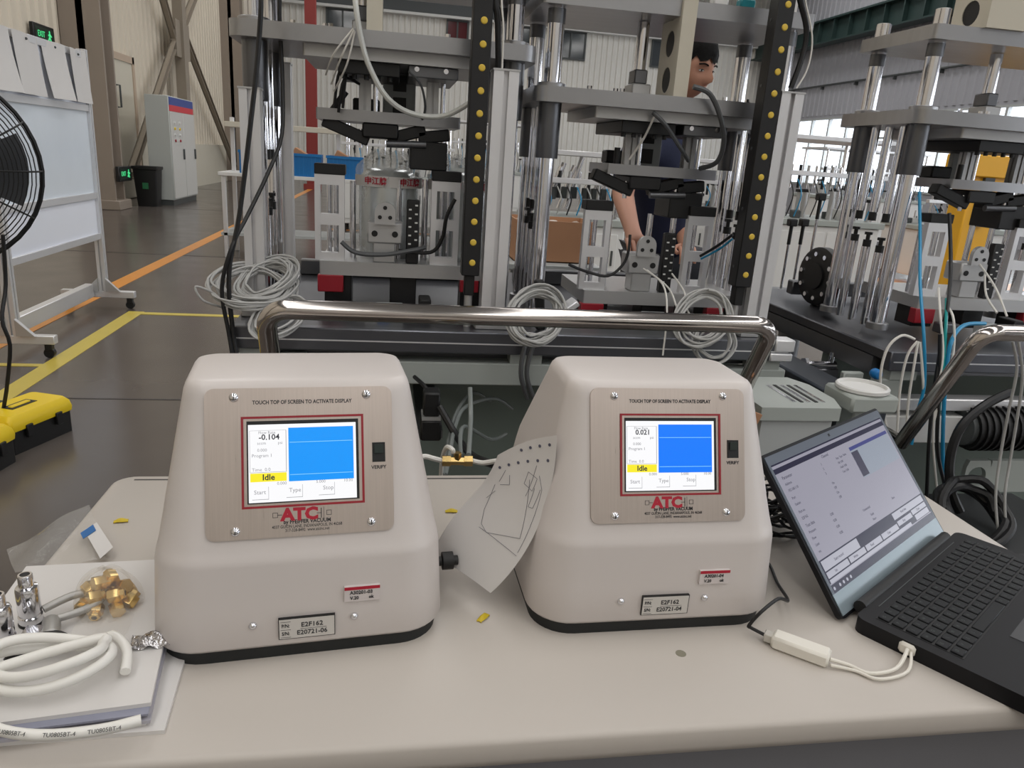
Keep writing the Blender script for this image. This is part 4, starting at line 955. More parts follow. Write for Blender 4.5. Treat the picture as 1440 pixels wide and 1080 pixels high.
# ================================================================== THINGS AROUND THE BENCH
# ---- display board on castors
x = -2.15; y0, y1 = 4.62, 6.06
wbd = thing('display_board', 'wheeled aluminium display board with a frosted panel and papers', 'display board', (x, (y0+y1)/2, 0))
for y in (y0, y1):
    extr(G(), x, y, .12, 1.84, .055).build('upright', ALU, wbd)
    ft = G().box((x-.3, y-.028, .085), (x+.22, y+.028, .135), .003).build('foot_bar', ALU, wbd)
    for xx in (x-.26, x+.18):
        G().cyl((xx, y-.015, .03), (xx, y+.015, .03), .03, n=16).box((xx-.02, y-.02, .045), (xx+.02, y+.02, .085), .003).build('castor', BLACKP, ft)
    for sgn in (-1, 1): G().prism([(0, 0), (sgn*.1, 0), (0, .1)], .03, (x+sgn*.027, y-.015, .135), (1, 0, 0), (0, 0, 1)).build('corner_gusset', ALUD, ft)
G().box((x-.12, y0+.03, .09), (x-.06, y1-.03, .19), .004).build('floor_rail', ALU, wbd)
for z in (.55, .845, 1.45, 1.80): G().box((x-.022, y0+.028, z-.022), (x+.022, y1-.028, z+.022), .002).build('cross_rail', ALU, wbd)
FROST = mat('frosted_panel', (224, 232, 240), .3, var=.1, scale=2.2, stretch=(1, 1, .6))
G().box((x-.006, y0+.028, .867), (x+.006, y1-.028, 1.428)).build('frosted_panel', FROST, wbd)
G().box((x-.006, y0+.028, .572), (x+.006, y1-.028, .823)).build('lower_panel', mat('board_white', (240, 244, 254), .4), wbd)
G().box((x-.006, y0+.028, 1.472), (x+.006, y1-.028, 1.778)).build('paper_rail_panel', mat('board_white', (240, 244, 254), .4), wbd)
for i, (a, b, c) in enumerate(((4.66, 4.92, .05), (4.95, 5.3, .03), (5.36, 5.68, .045), (5.74, 6.04, .02))):
    lab_ = ('white pinned sheet beside the fan on the display board', 'white pinned sheet second along from the fan on the board', 'white pinned sheet third along from the fan on the board', 'white pinned sheet at the column end of the display board')[i]
    def pg(u_, v_, a=a, b=b, c=c): return V(x+.03+c*(1-v_)**1.5+.012*math.sin(u_*5+a*9), a+(b-a)*u_, 1.48+.34*v_)
    o = one(G().grid(pg, 8, 10, .0006), 'pinned_paper', PAPER, lab_, 'paper', 'papers on the display board')
    G().lathe([(.008, 0), (.008, .006), (.003, .01)], (x+.034, (a+b)/2, 1.79), (1, 0, 0), 10).build('pin', DGREY, o)
# ---- floor fan at the left edge
fc = V(-1.83, 3.42, 1.12); R = .40
fan = thing('floor_fan', 'large black wire guard floor fan on a pole stand', 'fan', (fc.x, fc.y, 0), 0)
ax = V(.55, -.83, 0).normalized(); e1 = V(-ax.y, ax.x, 0); e2 = V(0, 0, 1)
def cp(r, t, h): return fc+e1*(math.cos(t)*r)+e2*(math.sin(t)*r)+ax*h
def dome(r): return .13*math.sqrt(max(0, 1-(r/R)**2))
for k in range(21):
    r = R*(.12+.88*k/20)
    G().tube([cp(r, 2*PI*i/40, dome(r)) for i in range(40)], .0026 if k < 20 else .009, 6, 1, True).build('guard_ring', BLACKP, fan)
for k in range(12):
    t = 2*PI*k/12; G().tube([cp(R*q, t, dome(R*q)+.004) for q in (.1, .3, .5, .7, .85, .95, 1.)], .004, 6, 2).build('guard_spoke', BLACKP, fan)
G().cyl(fc-ax*.12, fc+ax*.05, .06, n=20).build('motor', DGREY, fan)
for k in range(3):
    def bl(u_, v_, k=k):
        t = 2*PI*k/3+(v_-.5)*.9; r = .07+.28*u_; return cp(r, t, .02*math.sin((v_-.5)*PI))
    G().grid(bl, 8, 6, .003).build('blade', mat('fan_blade', (70, 72, 76), .4), fan)
G().cyl((fc.x-.1*ax.x, fc.y-.1*ax.y, .05), (fc.x-.1*ax.x, fc.y-.1*ax.y, 1.1), .02, n=14).build('pole', BLACKP, fan)
G().lathe([(.24, 0), (.25, .01), (.24, .03), (.05, .06), (.03, .09)], (fc.x-.1*ax.x, fc.y-.1*ax.y, 0), n=30).build('base', BLACKP, fan)
one(G().tube([atY(4, 330, 3.3), atY(8, 400, 3.3), atY(3, 450, 3.25), atY(14, 500, 3.25), V(-1.66, 3.25, .012), V(-1.9, 3.2, .012)], .008, 8), 'fan_cable', CABLEK, 'black power cable hanging below the floor fan', 'cable')
# ---- tool boxes on the floor
def toolbox(x, y, rz, lab):
    t = thing('tool_box', lab, 'tool box', (x, y, 0), rz)
    G().prism(rrect(.165, -.095, .095, .015), .10).build('tray', BLACKP, t, 40, True)
    g = G()
    rings = [(.172, .102, .10), (.174, .104, .118), (.168, .098, .145), (.15, .085, .165)]; vs = []
    for hw, hd, z in rings: rg = rrect(hw, -hd, hd, .02, 4); kk = len(rg); vs += [(px, py, z) for px, py in rg]
    fs = [(a*kk+i, a*kk+(i+1) % kk, (a+1)*kk+(i+1) % kk, (a+1)*kk+i) for a in range(3) for i in range(kk)]+[tuple(range(kk))[::-1], tuple(range(3*kk, 4*kk))]
    g.add(vs, fs).build('lid', YEL, t, 30, True)
    G().box((-.075, -.028, .160), (.055, .028, .1665)).build('handle_recess', BLACKP, t, 40, True)
    G().box((-.06, -.012, .163), (.04, .012, .172), .004).build('handle', YEL, t, 40, True)
    for yy in (-.05, .05): G().box((.166, yy-.014, .07), (.18, yy+.014, .12), .002).build('latch', BLACKP, t, 40, True)
    for xx in (-.08, .08): G().box((xx-.016, -.112, .06), (xx+.016, -.098, .115), .002).build('latch', BLACKP, t, 40, True)
toolbox(-1.545, 3.30, math.radians(70), 'tool box with yellow lid and black tray next to the yellow floor line')
toolbox(-1.60, 2.92, math.radians(80), 'yellow lidded tool box standing closer to the work table than its twin')
# ---- control cabinet and bin along the left wall
cab = thing('control_cabinet', 'tall grey control cabinet with a blue and red band', 'cabinet', (-4.3, 16.4, 0))
CABM = mat('cabinet_grey', (184, 188, 184), .4, var=.03, scale=2)
G().box((-4.52, 15.55, .1), (-4.10, 17.35, 2.0), .01).build('body', CABM, cab); G().box((-4.50, 15.57, 0), (-4.12, 17.33, .1)).build('plinth', DGREY, cab)
for a, b in ((15.58, 16.44), (16.46, 17.32)):
    d_ = G().box((-4.10, a, .13), (-4.08, b, 1.72), .004).build('door', mat('cabinet_white', (206, 206, 202), .4), cab); G().box((-4.08, b-.12, .85), (-4.05, b-.08, 1.05), .004).build('handle', DGREY, d_)
G().box((-4.10, 15.58, 1.84), (-4.09, 17.32, 1.98)).build('blue_band', mat('band_blue', (60, 80, 150), .5), cab); G().box((-4.10, 15.58, 1.73), (-4.09, 17.32, 1.84)).build('red_band', mat('band_red', (210, 60, 70), .5), cab)
for i in range(4):
    for j in range(2): G().cyl((-4.08, 15.8+j*.35, 1.2+i*.11), (-4.06, 15.8+j*.35, 1.2+i*.11), .025, n=12).build('push_button', (REDP, WHITE, YEL, WHITE)[i], cab)
bn_ = thing('waste_bin', 'black waste bin with a green mark beside the control cabinet', 'bin', (-4.45, 15.2, 0))
vs = []; 
for hw, z in ((.17, 0), (.21, .66), (.23, .67), (.23, .72), (.2, .72), (.17, .6)):
    rg = rrect(hw, -hw*.9, hw*.9, .03, 3); kk = len(rg); vs += [(px, py, z) for px, py in rg]
G().add(vs, [(a*kk+i, a*kk+(i+1) % kk, (a+1)*kk+(i+1) % kk, (a+1)*kk+i) for a in range(5) for i in range(kk)]+[tuple(range(kk))[::-1], tuple(range(5*kk, 6*kk))]).build('bucket', BLACKP, bn_, 40, True)
G().box((-.05, -.19, .32), (.05, -.175, .43)).build('recycling_mark', mat('green_mark', (40, 110, 70), .5), bn_, 40, True)
rp = atY(438, 130, 24)
one(G().box((rp.x-.16, 23.9, 0), (rp.x+.16, 24.1, 6), .01).box((rp.x-.25, 23.85, 0), (rp.x+.25, 24.15, .15)), 'red_post', mat('red_post', (140, 52, 48), .6), 'red painted post standing far down the hall', 'post')
# ---- long workbench with blue crates behind station one
wx0, wx1, wy = -1.9, .6, 9.0
wkb = thing('crate_workbench', 'long pale workbench with an upper shelf behind the first station', 'workbench', ((wx0+wx1)/2, wy+.35, 0))
G().box((wx0, wy, .91), (wx1, wy+.7, .95), .004).build('worktop', WHITE, wkb)
for xx in (wx0+.03, (wx0+wx1)/2, wx1-.07):
    for yy in (wy+.02, wy+.62): G().box((xx, yy, 0), (xx+.045, yy+.045, 1.55 if yy > wy+.1 else .91), .003).build('upright', ALU, wkb)
G().box((wx0, wy+.45, 1.44), (wx1, wy+.7, 1.5), .004).build('upper_shelf', CREAM, wkb); G().box((wx0, wy+.02, .25), (wx1, wy+.66, .28)).build('lower_shelf', GREYP, wkb)
def crate(x, y, z, w=.40, d=.3, h=.25, lab='', filling=True):
    t = thing('plastic_crate', lab, 'crate', (x, y, z), 0, 'blue crates')
    g = G().box((-w/2, -d/2, 0), (w/2, d/2, .012))
    for a, b in (((-w/2, -d/2), (w/2, -d/2+.012)), ((-w/2, d/2-.012), (w/2, d/2)), ((-w/2, -d/2+.012), (-w/2+.012, d/2-.012)), ((w/2-.012, -d/2+.012), (w/2, d/2-.012))): g.box((*a, .012), (*b, h))
    g.build('bin', BLUEP, t, 40, True)
    for i in range(9): xx = -w/2+.02+i*(w-.04)/8; G().box((xx-.006, -d/2-.008, .01), (xx+.006, -d/2, h-.03)).build('rib', BLUEP, t, 40, True)
    G().box((-w/2-.01, -d/2-.012, h-.03), (w/2+.01, -d/2, h)).build('rim', BLUEP, t, 40, True)
    if filling:
        clab = 'brown cardboard sticking out of the middle blue crate' if 'other two' in lab else 'brown cardboard sticking out of the crate beside the wrapped canister'
        M = Matrix.Translation((x-.03, y, z+h-.08)) @ Matrix.Rotation(.5, 4, 'Y')
        one(G().box((-.12, -.1, -.09), (.1, .1, .1), .004, M), 'cardboard_piece', CARD, clab, 'cardboard')
for (px, lab, fi) in ((366, 'blue crate at the end of the workbench near the black cables', False), (428, 'blue crate with cardboard between the other two blue crates', True), (486, 'blue crate beside the wrapped canister on the workbench', True)):
    p = atY(px, 235, wy+.2); crate(p.x, wy+.2, .95, lab=lab, filling=fi)
# ---- box of parts on a side table behind station two
sx_ = atY(818, 345, 3.7)
sdt = thing('side_table', 'low side table holding the open cardboard box', 'table', (1.0, 3.9, 0))
G().box((.55, 3.5, .80), (1.02, 4.3, .83), .004).build('top', GREYP, sdt)
for xx in (.58, .95):
    for yy in (3.53, 4.22): G().box((xx, yy, 0), (xx+.04, yy+.04, .80)).build('leg', GREYP, sdt)
bx_ = thing('cardboard_box', 'open brown cardboard box of bubble wrapped parts behind the second station', 'box', (.80, 3.75, .83))
g = G()
for a, b in (((-.2, -.16), (.2, -.152)), ((-.2, .152), (.2, .16)), ((-.2, -.152), (-.192, .152)), ((.192, -.152), (.2, .152))): g.box((*a, 0), (*b, .2))
g.box((-.2, -.16, 0), (.2, .16, .006)).build('carton', CARD, bx_, 40, True)
def bw(a, b): return V(-.19+.38*a, -.15+.3*b, .16+.03*math.sin(9*a)*math.sin(7*b)+.01*math.sin(23*a+17*b))
G().grid(bw, 24, 18, .002).build('bubble_wrap', mat('bubble_wrap', (200, 186, 172), .2, bump=1., scale=80), bx_, 80, True)
# ---- grey cabinet and duct between the benches, right behind the table
gc = thing('slotted_cabinet', 'low grey cabinet with a slotted top between bench and laptop', 'cabinet', (.93, 1.55, 0))
G().prism([(.82, 1.44), (.99, 1.44), (1.015, 1.5), (1.015, 1.60), (.99, 1.66), (.86, 1.66), (.82, 1.62)], .795).build('body', GREYP, gc)
gc.children[0].location = (0, 0, 0)
tp_ = G().prism([(.81, 1.43), (1.0, 1.43), (1.025, 1.5), (1.025, 1.61), (1.0, 1.67), (.85, 1.67), (.81, 1.63)], .03, (0, 0, .795)).build('top', LGREY, gc)
for i in range(5): G().box((.905+i*.018, 1.47, .8245), (.913+i*.018, 1.60, .8265)).build('slot', (BLACKP if i % 2 else CHROME), tp_)
tz = atY(1212, 548, 1.52)
du = one(G().box((1.14, 1.60, .725), (1.25, 2.7, .78), .006).box((1.18, 1.7, 0), (1.22, 1.76, .725)).box((1.18, 2.5, 0), (1.22, 2.56, .725)), 'cable_duct', mat('duct_blue_grey', (58, 64, 72), .4, .4), 'dark blue grey cable duct in the gap between the benches', 'duct')
one(G().lathe([(.056, 0), (.06, .003), (.06, .010), (.057, .013), (.053, .013), (.052, .005), (.001, .005)], (tz.x, 1.52, tz.z), n=36), 'round_tray', WHITE, 'round white tray on a small stand behind the laptop', 'tray')
one(G().box((tz.x-.06, 1.46, tz.z-.04), (tz.x+.06, 1.58, tz.z), .006).box((tz.x-.03, 1.49, .02), (tz.x+.03, 1.55, tz.z-.04), .004).box((tz.x-.065, 1.44, 0), (tz.x+.08, 1.59, .02), .004), 'tray_stand', LGREY, 'small pale stand under the round white tray', 'stand')
# ---- machinery further back: each a table with posts, bars and pneumatic parts
def back_machine(name, x, y, w, d, h, lab, seed, tall=.6, mt=WHITE, slant=False):
    r = random.Random(seed); t = thing(name, lab, 'machine', (x, y, 0))
    G().box((-w/2, -d/2, .12), (w/2, d/2, h-.06), .01).build('cabinet', mt, t, 40, True)
    for i in range(max(2, int(w/.45))):
        n_ = max(2, int(w/.45)); a = -w/2+.03+i*(w-.06)/n_; b = a+(w-.06)/n_-.03
        dr_ = G().box((a, -d/2-.012, .2), (b, -d/2, h-.12), .004).build('cabinet_door', mt, t, 40, True); G().box((b-.05, -d/2-.03, h*.55), (b-.035, -d/2-.012, h*.7), .002).build('pull', DGREY, dr_, 40, True)
    G().box((-w/2-.03, -d/2-.03, h-.06), (w/2+.03, d/2+.03, h), .006).build('deck', LGREY, t, 40, True)
    for sx in (-1, 1):
        for sy in (-1, 1):
            G().cyl((sx*(w/2-.06), sy*(d/2-.06), 0), (sx*(w/2-.06), sy*(d/2-.06), .13), .025, n=10).build('foot', BLACKP, t, 40, True)
            G().cyl((sx*(w/2-.08), sy*(d/2-.08), h), (sx*(w/2-.08), sy*(d/2-.08), h+tall), .02, n=12).build('post', CHROME, t, 40, True)
    G().box((-w/2, -d/2+.02, h+tall), (w/2, d/2-.02, h+tall+.04), .004).build('top_plate', ALU, t, 40, True)
    G().box((-w/2, -d/2+.03, h+tall*.55), (w/2, -d/2+.10, h+tall*.55+.045), .004).build('cross_bar', ALU, t, 40, True)
    n = int(w/.095)
    for i in range(n):
        xx = -w/2+.1+i*(w-.2)/max(1, n-1); hh = r.uniform(.1, .3); k = r.random(); yy = r.uniform(-d/2+.08, d/4)
        if slant:
            c_ = G().cyl((xx, yy, h+.05), (xx+.12, yy, h+.05+tall*r.uniform(.7, .95)), .022, n=12).build('slanted_tube', CHROME, t, 40, True); G().box((xx+.02, yy-.03, h+.14), (xx+.09, yy+.03, h+.24), .006).build('clamp', DGREY, c_, 40, True)
        elif k < .4:
            c_ = G().cyl((xx, yy, h), (xx, yy, h+hh), .028, n=14).build('cylinder', ALUD, t, 40, True); G().box((xx-.035, yy-.035, h+hh), (xx+.035, yy+.035, h+hh+.03), .003).build('cap', BLACKP, c_, 40, True)
        elif k < .7:
            c_ = G().box((xx-.05, yy-.05, h), (xx+.05, yy+.05, h+hh*.7), .004).build('block', WHITE, t, 40, True); G().cyl((xx, yy, h+hh*.7), (xx, yy, h+hh*.7+.1), .01, n=8).build('rod', CHROME, c_, 40, True)
        else:
            c_ = G().box((xx-.04, yy-.03, h), (xx+.04, yy+.03, h+.07), .004).build('valve', DGREY, t, 40, True)
        G().cyl((xx+.02, -d/2+.06, h+tall*.55-.12), (xx+.02, -d/2+.06, h+tall*.55+.1), .014, n=10).build('actuator', (CHROME, BLACKP, ALUD)[i % 3], t, 40, True)
        G().tube([(xx, -d/2+.04, h+tall*.5), (xx+.03, -d/2-.02, h+tall*.3), (xx+.01, -d/2+.02, h+.02)], .006, 6).build('air_hose', (CABLE, CABLEK, CABLEB)[(i+seed) % 3], t, 40, True)
    return t
p = atY(1155, 300, 7.0); back_machine('assembly_machine', p.x+.1, 7.4, 1.15, .8, .92, 'white assembly machine seen between the long and the short bench', 1, .75)
p = atY(820, 290, 6.2); back_machine('tube_machine', p.x, 6.6, .8, .7, .86, 'white machine with slanted grey tubes behind the second station', 2, .5, WHITE, True)
p = atY(1000, 260, 8.0); back_machine('assembly_machine', p.x+.1, 8.6, 1.0, .8, .9, 'white assembly machine behind the person', 4, .5)
p = atY(1360, 280, 9.0); back_machine('assembly_machine', p.x+.3, 9.6, 1.4, .9, .8, 'low white assembly machine behind the short bench', 5, .55)
p = atY(560, 250, 12.0); back_machine('assembly_machine', p.x, 13.0, 1.8, .9, .9, 'white assembly machine far behind the first station', 6, .8)
p = atY(690, 250, 17.0); back_machine('assembly_machine', p.x, 18.0, 2.2, 1., 1., 'white assembly machine standing near the back wall', 7, 1.)
p = atY(1250, 270, 14.0); back_machine('assembly_machine', p.x, 15.0, 2.4, 1., 1., 'long white assembly machine below the bright windows', 9, .9)
# yellow lifting arm
lx = atY(1405, 260, 5.0)
lf = thing('yellow_lifter', 'yellow lifting frame behind the short bench', 'lifter', (lx.x, 5.2, 0))
YM = mat('machine_yellow', (238, 178, 40), .4)
G().box((-.14, -.1, .1), (.14, .1, 1.52), .01).build('mast', YM, lf, 40, True); G().box((-.22, -.13, 1.4), (.2, .13, 1.56), .01).build('head', YM, lf, 40, True)
G().box((-.3, -.3, 0), (.3, .3, .1), .01).build('base', DGREY, lf, 40, True); G().box((-.06, -.13, 1.05), (.02, -.1, 1.4)).build('slot', DGREY, lf, 40, True)
# ================================================================== CABLES, HOSES AND SMALL THINGS ON THE BENCHES
def run(name, mt, r, pts, lab, cat='cable', n=8, grp=None):
    return one(G().tube([atY(*p) if not isinstance(p, Vector) else p for p in pts], r, n), name, mt, lab, cat, grp)
run('power_cable', CABLEK, .0052, [V(-.30, 1.89, 1.695), V(-.30, 1.80, 1.69), (366, -20, 1.73), (364, 60, 1.73), (354, 160, 1.73), (337, 300, 1.73), (322, 385, 1.72), (328, 470, 1.72), (338, 540, 1.70), (330, 640, 1.70)], 'thick black cable hanging in a long curve beside the first station')
run('power_cable', CABLEK, .0048, [V(-.25, 1.93, 1.70), (393, 20, 1.93), (397, 110, 1.93), (396, 190, 1.90), (376, 245, 1.84), (347, 305, 1.78), (327, 345, 1.72), (312, 405, 1.715), (322, 470, 1.715), (332, 530, 1.70)], 'black cable crossing the first guide column to the bench end')
run('air_hose', mat('clear_hose', (206, 208, 204), .2), .0062, [V(-.09, 1.90, 1.70), (500, 5, 1.86), (508, 55, 1.86), (520, 95, 1.87), (545, 138, 1.88), (580, 160, 1.9), (625, 163, 1.9), (665, 142, 1.86)], 'thick translucent air hose sagging across the first station', 'hose')
for k, (a, b, c, lab) in enumerate((((497, 40), (470, 75), (458, 105), 'thin white cable fanning down beside the first tie plate'), ((498, 42), (480, 80), (466, 118), 'thin white cable next to the fan of cables on the first station'), ((499, 44), (488, 90), (470, 128), 'thin white cable lowest in the fan on the first station'))):
    run('sensor_cable', CABLEW, .0022, [(*a, 1.87), (*b, 1.88), (*c, 1.96)], lab)
run('sensor_cable', CABLED, .003, [(575, 100, 1.9), (592, 120, 1.92), (598, 150, 1.95), (594, 168, 1.98)], 'dark cable dropping beside the first carrier slide')
for k, (p0, p1, p2) in enumerate((((498, 112), (478, 100), (470, 150)), ((505, 118), (484, 112), (476, 158)), ((512, 100), (490, 92), (482, 152)))):
    run('looped_cable', CABLEK, .0036, [(*p0, 2.02), (*p1, 1.97), (*p2, 1.98)], ('black cable looping highest by the first manifold', 'black cable looping lowest by the first manifold', 'black cable looping between two others by the first manifold')[k])
run('curtain_cable', CABLEK, .007, [V(.20, 1.845, 1.93), V(.236, 1.83, 1.90), (697, -20, 1.80), (700, 30, 1.80), (701, 98, 1.81)], 'thick black cable entering the post between the stations')
run('curtain_cable', CABLEK, .007, [V(.90, 1.845, 1.93), V(.93, 1.84, 1.88), (1122, -20, 1.82), (1134, 40, 1.82), (1128, 80, 1.82), (1112, 124, 1.82)], 'thick black cable bent into the post at the free bench end')
run('curtain_cable', CABLEW, .0022, [V(.205, 1.84, 1.94), V(.245, 1.82, 1.90), (706, -20, 1.79), (708, 40, 1.79), (706, 97, 1.80)], 'thin white cable beside the thick black one between the stations')
run('curtain_cable', CABLEW, .0022, [V(.905, 1.84, 1.94), V(.94, 1.83, 1.88), (1130, -20, 1.81), (1142, 50, 1.81), (1136, 95, 1.81), (1120, 124, 1.81)], 'thin white cable beside the bent black one at the free end')
run('air_hose', CABLED, .0065, [(975, 122, 1.86), (998, 132, 1.86), (1013, 165, 1.87), (1018, 200, 1.9), (1008, 228, 1.93), (984, 237, 1.98)], 'dark grey hose arching down to the lower plate of the second station', 'hose')
run('air_hose', CABLED, .0055, [(918, 158, 1.9), (935, 175, 1.9), (958, 210, 1.93), (968, 226, 1.97)], 'grey hose slanting behind the second carrier slides', 'hose')
run('sensor_cable', CABLEW, .003, [(920, 164, 1.9), (905, 195, 1.94), (885, 224, 1.97)], 'pale cable slanting down to the second lower plate')
run('sensor_cable', CABLEK, .004, [(1030, 330, 1.86), (1010, 345, 1.9), (985, 360, 1.96)], 'black cable running from the second light curtain to the bracket')
run('sensor_cable', CABLEB, .003, [(1030, 336, 1.86), (1012, 350, 1.9), (986, 364, 1.95)], 'blue cable running beside the black one to the bracket')
run('sensor_cable', CABLEK, .004, [(886, 330, 1.955), (884, 352, 1.95), (876, 372, 1.95), (855, 388, 1.95), (825, 382, 1.96), (800, 372, 1.95)], 'black cable from the second test head along the fixture plate')
run('sensor_cable', CABLEK, .005, [(640, 280, 1.93), (628, 305, 1.93), (622, 335, 1.94), (605, 355, 1.95), (560, 352, 1.96)], 'black cable sagging beside the wrapped canister')
run('sensor_cable', CABLED, .006, [(480, 340, 1.95), (500, 355, 1.95), (540, 358, 1.95), (580, 352, 1.95), (598, 348, 1.96)], 'grey hose lying along the first fixture plate', 'hose')
for k, (a, b, c, d) in enumerate((((905, 378), (932, 400), (938, 440), (932, 500)), ((910, 380), (940, 405), (952, 432), (962, 446)), ((945, 385), (962, 410), (965, 432), (972, 446)))):
    run('sensor_cable', CABLEW, .0024, [(*a, 1.94), (*b, 1.84), (*c, 1.75), (*d, 1.715)], ('thin white cable dropping past the beam below the second test head', 'thin white cable dropping into the coil below the second test head', 'thin white cable bowed outwards above the bench end coil')[k])
def coil_thing(px, py, Y, r, turns, lab, mt=CABLE, up=(0, -.75, .65), seed=1, wr=.0028, flat=.8, tail=None, z=None):
    c = atY(px, py, Y)
    if z: c.z = z
    return one(coil(c, r, turns, wr, up, seed, .2, flat, 6, .02, tail), 'cable_coil', mt, lab, 'cable', 'coiled grey cables')
coil_thing(356, 408, 1.80, .085, 13, 'heap of grey cable coiled at the far corner of the long bench', up=(.1, -.35, .93), seed=2, flat=.95)
coil_thing(378, 398, 1.83, .07, 11, 'grey cable coil lying over the heap at the bench corner', up=(-.2, -.5, .85), seed=3)
coil_thing(392, 452, 1.725, .065, 8, 'grey cable loops hanging under the handle bend', up=(.1, -.6, .75), seed=8, flat=.6)
coil_thing(752, 446, 1.712, .07, 12, 'grey cable coil hung on the beam between the stations', up=(.15, -.85, .5), seed=4)
coil_thing(985, 450, 1.712, .068, 11, 'grey cable coil hung on the beam below the second station', up=(-.1, -.85, .5), seed=5)
coil_thing(1002, 480, 1.70, .045, 5, 'small grey cable coil hanging lowest behind the second tester', up=(-.1, -.9, .3), seed=6, flat=1.)
run('sensor_cable', CABLE, .0026, [(312, 432, 1.74), (285, 422, 1.72), (275, 403, 1.72), (300, 412, 1.73), (322, 428, 1.76)], 'grey cable loop poking out past the bench corner')
run('sensor_cable', CABLED, .006, [(742, 475, 1.71), (735, 500, 1.70), (733, 530, 1.70), (742, 560, 1.72)], 'dark grey hose hanging below the coil between the stations', 'hose')
run('sensor_cable', CABLED, .006, [(755, 474, 1.71), (745, 500, 1.70), (741, 530, 1.70), (752, 565, 1.72)], 'dark grey hose beside its twin below the coil', 'hose')
# bits on the bench front edge
p = atY(530, 415, 1.86)
pl = thing('cable_plugs', 'white and blue cable plugs lying on the first station base', 'plug', (p.x, 1.86, BZ))
G().box((p.x-.03, 1.85, BZ), (p.x+.0, 1.87, BZ+.014), .003).build('plug_body', WHITE, pl); G().box((p.x+.002, 1.855, BZ), (p.x+.03, 1.872, BZ+.014), .003).build('plug_sleeve', mat('blue_plug', (40, 100, 180), .4), pl)
G().tube([(p.x-.03, 1.86, BZ+.006), (p.x-.06, 1.85, BZ+.012), (p.x-.085, 1.865, BZ+.006)], .003, 6).build('tail', CABLE, pl)
tr = atY(795, 415, 1.82)
one(G().box((-.05, -.03, -.008), (.05, .03, .008), .003, Matrix.Translation((tr.x, 1.86, BZ+.035)) @ Matrix.Rotation(-.65, 4, 'Y')), 'aluminium_scrap', ALU, 'short aluminium bar leaning on the bench between the stations', 'bar')
one(G().box((-.011, -.012, 0), (.011, .012, .125), .003, Matrix.Translation((atY(763, 420, 1.79).x, 1.79, BZ+.003)) @ Matrix.Rotation(-.10, 4, 'Y')), 'black_handset', BLACKP, 'black handset standing by the coil between the stations', 'handset')
# tools and adapters lying on the second station's top plate
for (px, mt, lab) in ((1012, WHITE, 'white plug lying on the second top plate'), (1050, mat('teal_plug', (20, 120, 130), .4), 'teal plug lying on the second top plate')):
    q = atY(px, 6, 1.93); one(G().box((q.x-.02, 1.92, 1.702), (q.x+.02, 1.95, 1.724), .004), 'plug', mt, lab, 'plug')
# ---- gap between the testers: valve, tubes, brass tee
vp = atY(607, 585, 1.62)
vv_ = thing('solenoid_valve', 'black solenoid valve with a black cable in the gap between the testers', 'valve', (vp.x, 1.62, vp.z-.08))
G().box((vp.x-.025, 1.60, vp.z-.055), (vp.x+.022, 1.66, vp.z-.005), .004).box((vp.x-.02, 1.605, vp.z+.003), (vp.x+.018, 1.655, vp.z+.06), .004).build('coil_body', BLACKP, vv_)
G().box((vp.x-.023, 1.602, vp.z-.005), (vp.x+.02, 1.658, vp.z+.003)).build('yoke', ALUD, vv_)
G().box((vp.x-.03, 1.66, vp.z-.07), (vp.x+.03, 2.05, vp.z-.05)).build('bracket', DSTEEL, vv_)
run('power_cable', CABLEK, .008, [(618, 572, 1.6), (640, 610, 1.55), (660, 637, 1.45), (684, 650, 1.36), (730, 662, 1.32)], 'black cable running down from the solenoid valve')
run('power_cable', CABLEK, .005, [(583, 530, 1.72), (596, 542, 1.66), (608, 558, 1.63)], 'black cable entering the solenoid valve from above')
CLR = mat('milky_hose', (132, 138, 136), .25)
for k, pts in enumerate(([(690, 565, 1.9), (665, 552, 1.85), (645, 575, 1.75), (633, 610, 1.6), (626, 648, 1.40), (622, 668, 1.32)], [(720, 575, 1.9), (695, 560, 1.85), (655, 572, 1.75), (640, 600, 1.6), (632, 640, 1.42), (626, 668, 1.33)], [(648, 640, 1.45), (652, 600, 1.6), (690, 618, 1.8), (712, 610, 1.85)], [(661, 545, 1.5), (662, 590, 1.45), (659, 640, 1.30)])):
    run('clear_tube', CLR, .005, pts, ('milky tube curving up behind the brass tee', 'second milky tube in the bundle behind the brass tee', 'milky tube looping across the dark bench panel', 'straight milky tube dropping onto the brass tee')[k], 'tube')
bt_ = atY(643, 648, 1.23)
te = thing('brass_tee', 'brass tee fitting joining white hoses at the rear table edge', 'fitting', (bt_.x, 1.23, bt_.z-.01))
G().cyl(bt_+V(-.02, 0, 0), bt_+V(.02, 0, -.001), .008, n=6).build('body', BRASS, te); G().cyl(bt_+V(-.027, 0, 0), bt_+V(-.012, 0, 0), .0105, n=6).build('nut', BRASS, te); G().cyl(bt_+V(.012, 0, 0), bt_+V(.027, 0, 0), .0105, n=6).build('nut', BRASS, te); G().cyl(bt_, bt_+V(0, 0, .016), .007, n=6).build('branch', BRASS, te)
run('white_hose', CABLEW, .0048, [bt_+V(-.027, 0, 0), (610, 645, 1.22), (595, 642, 1.22), (575, 650, 1.2)], 'white hose leaving the brass tee towards the first tester', 'hose')
run('white_hose', CABLEW, .0048, [bt_+V(.027, 0, 0), (680, 651, 1.22), (705, 648, 1.2), (730, 655, 1.2)], 'white hose leaving the brass tee towards the second tester', 'hose')
run('white_hose', CABLEW, .0042, [bt_+V(-.008, 0, .016), (636, 632, 1.23), (628, 629, 1.25), (622, 645, 1.28), (620, 668, 1.3)], 'short white hose arching off the top of the brass tee', 'hose')
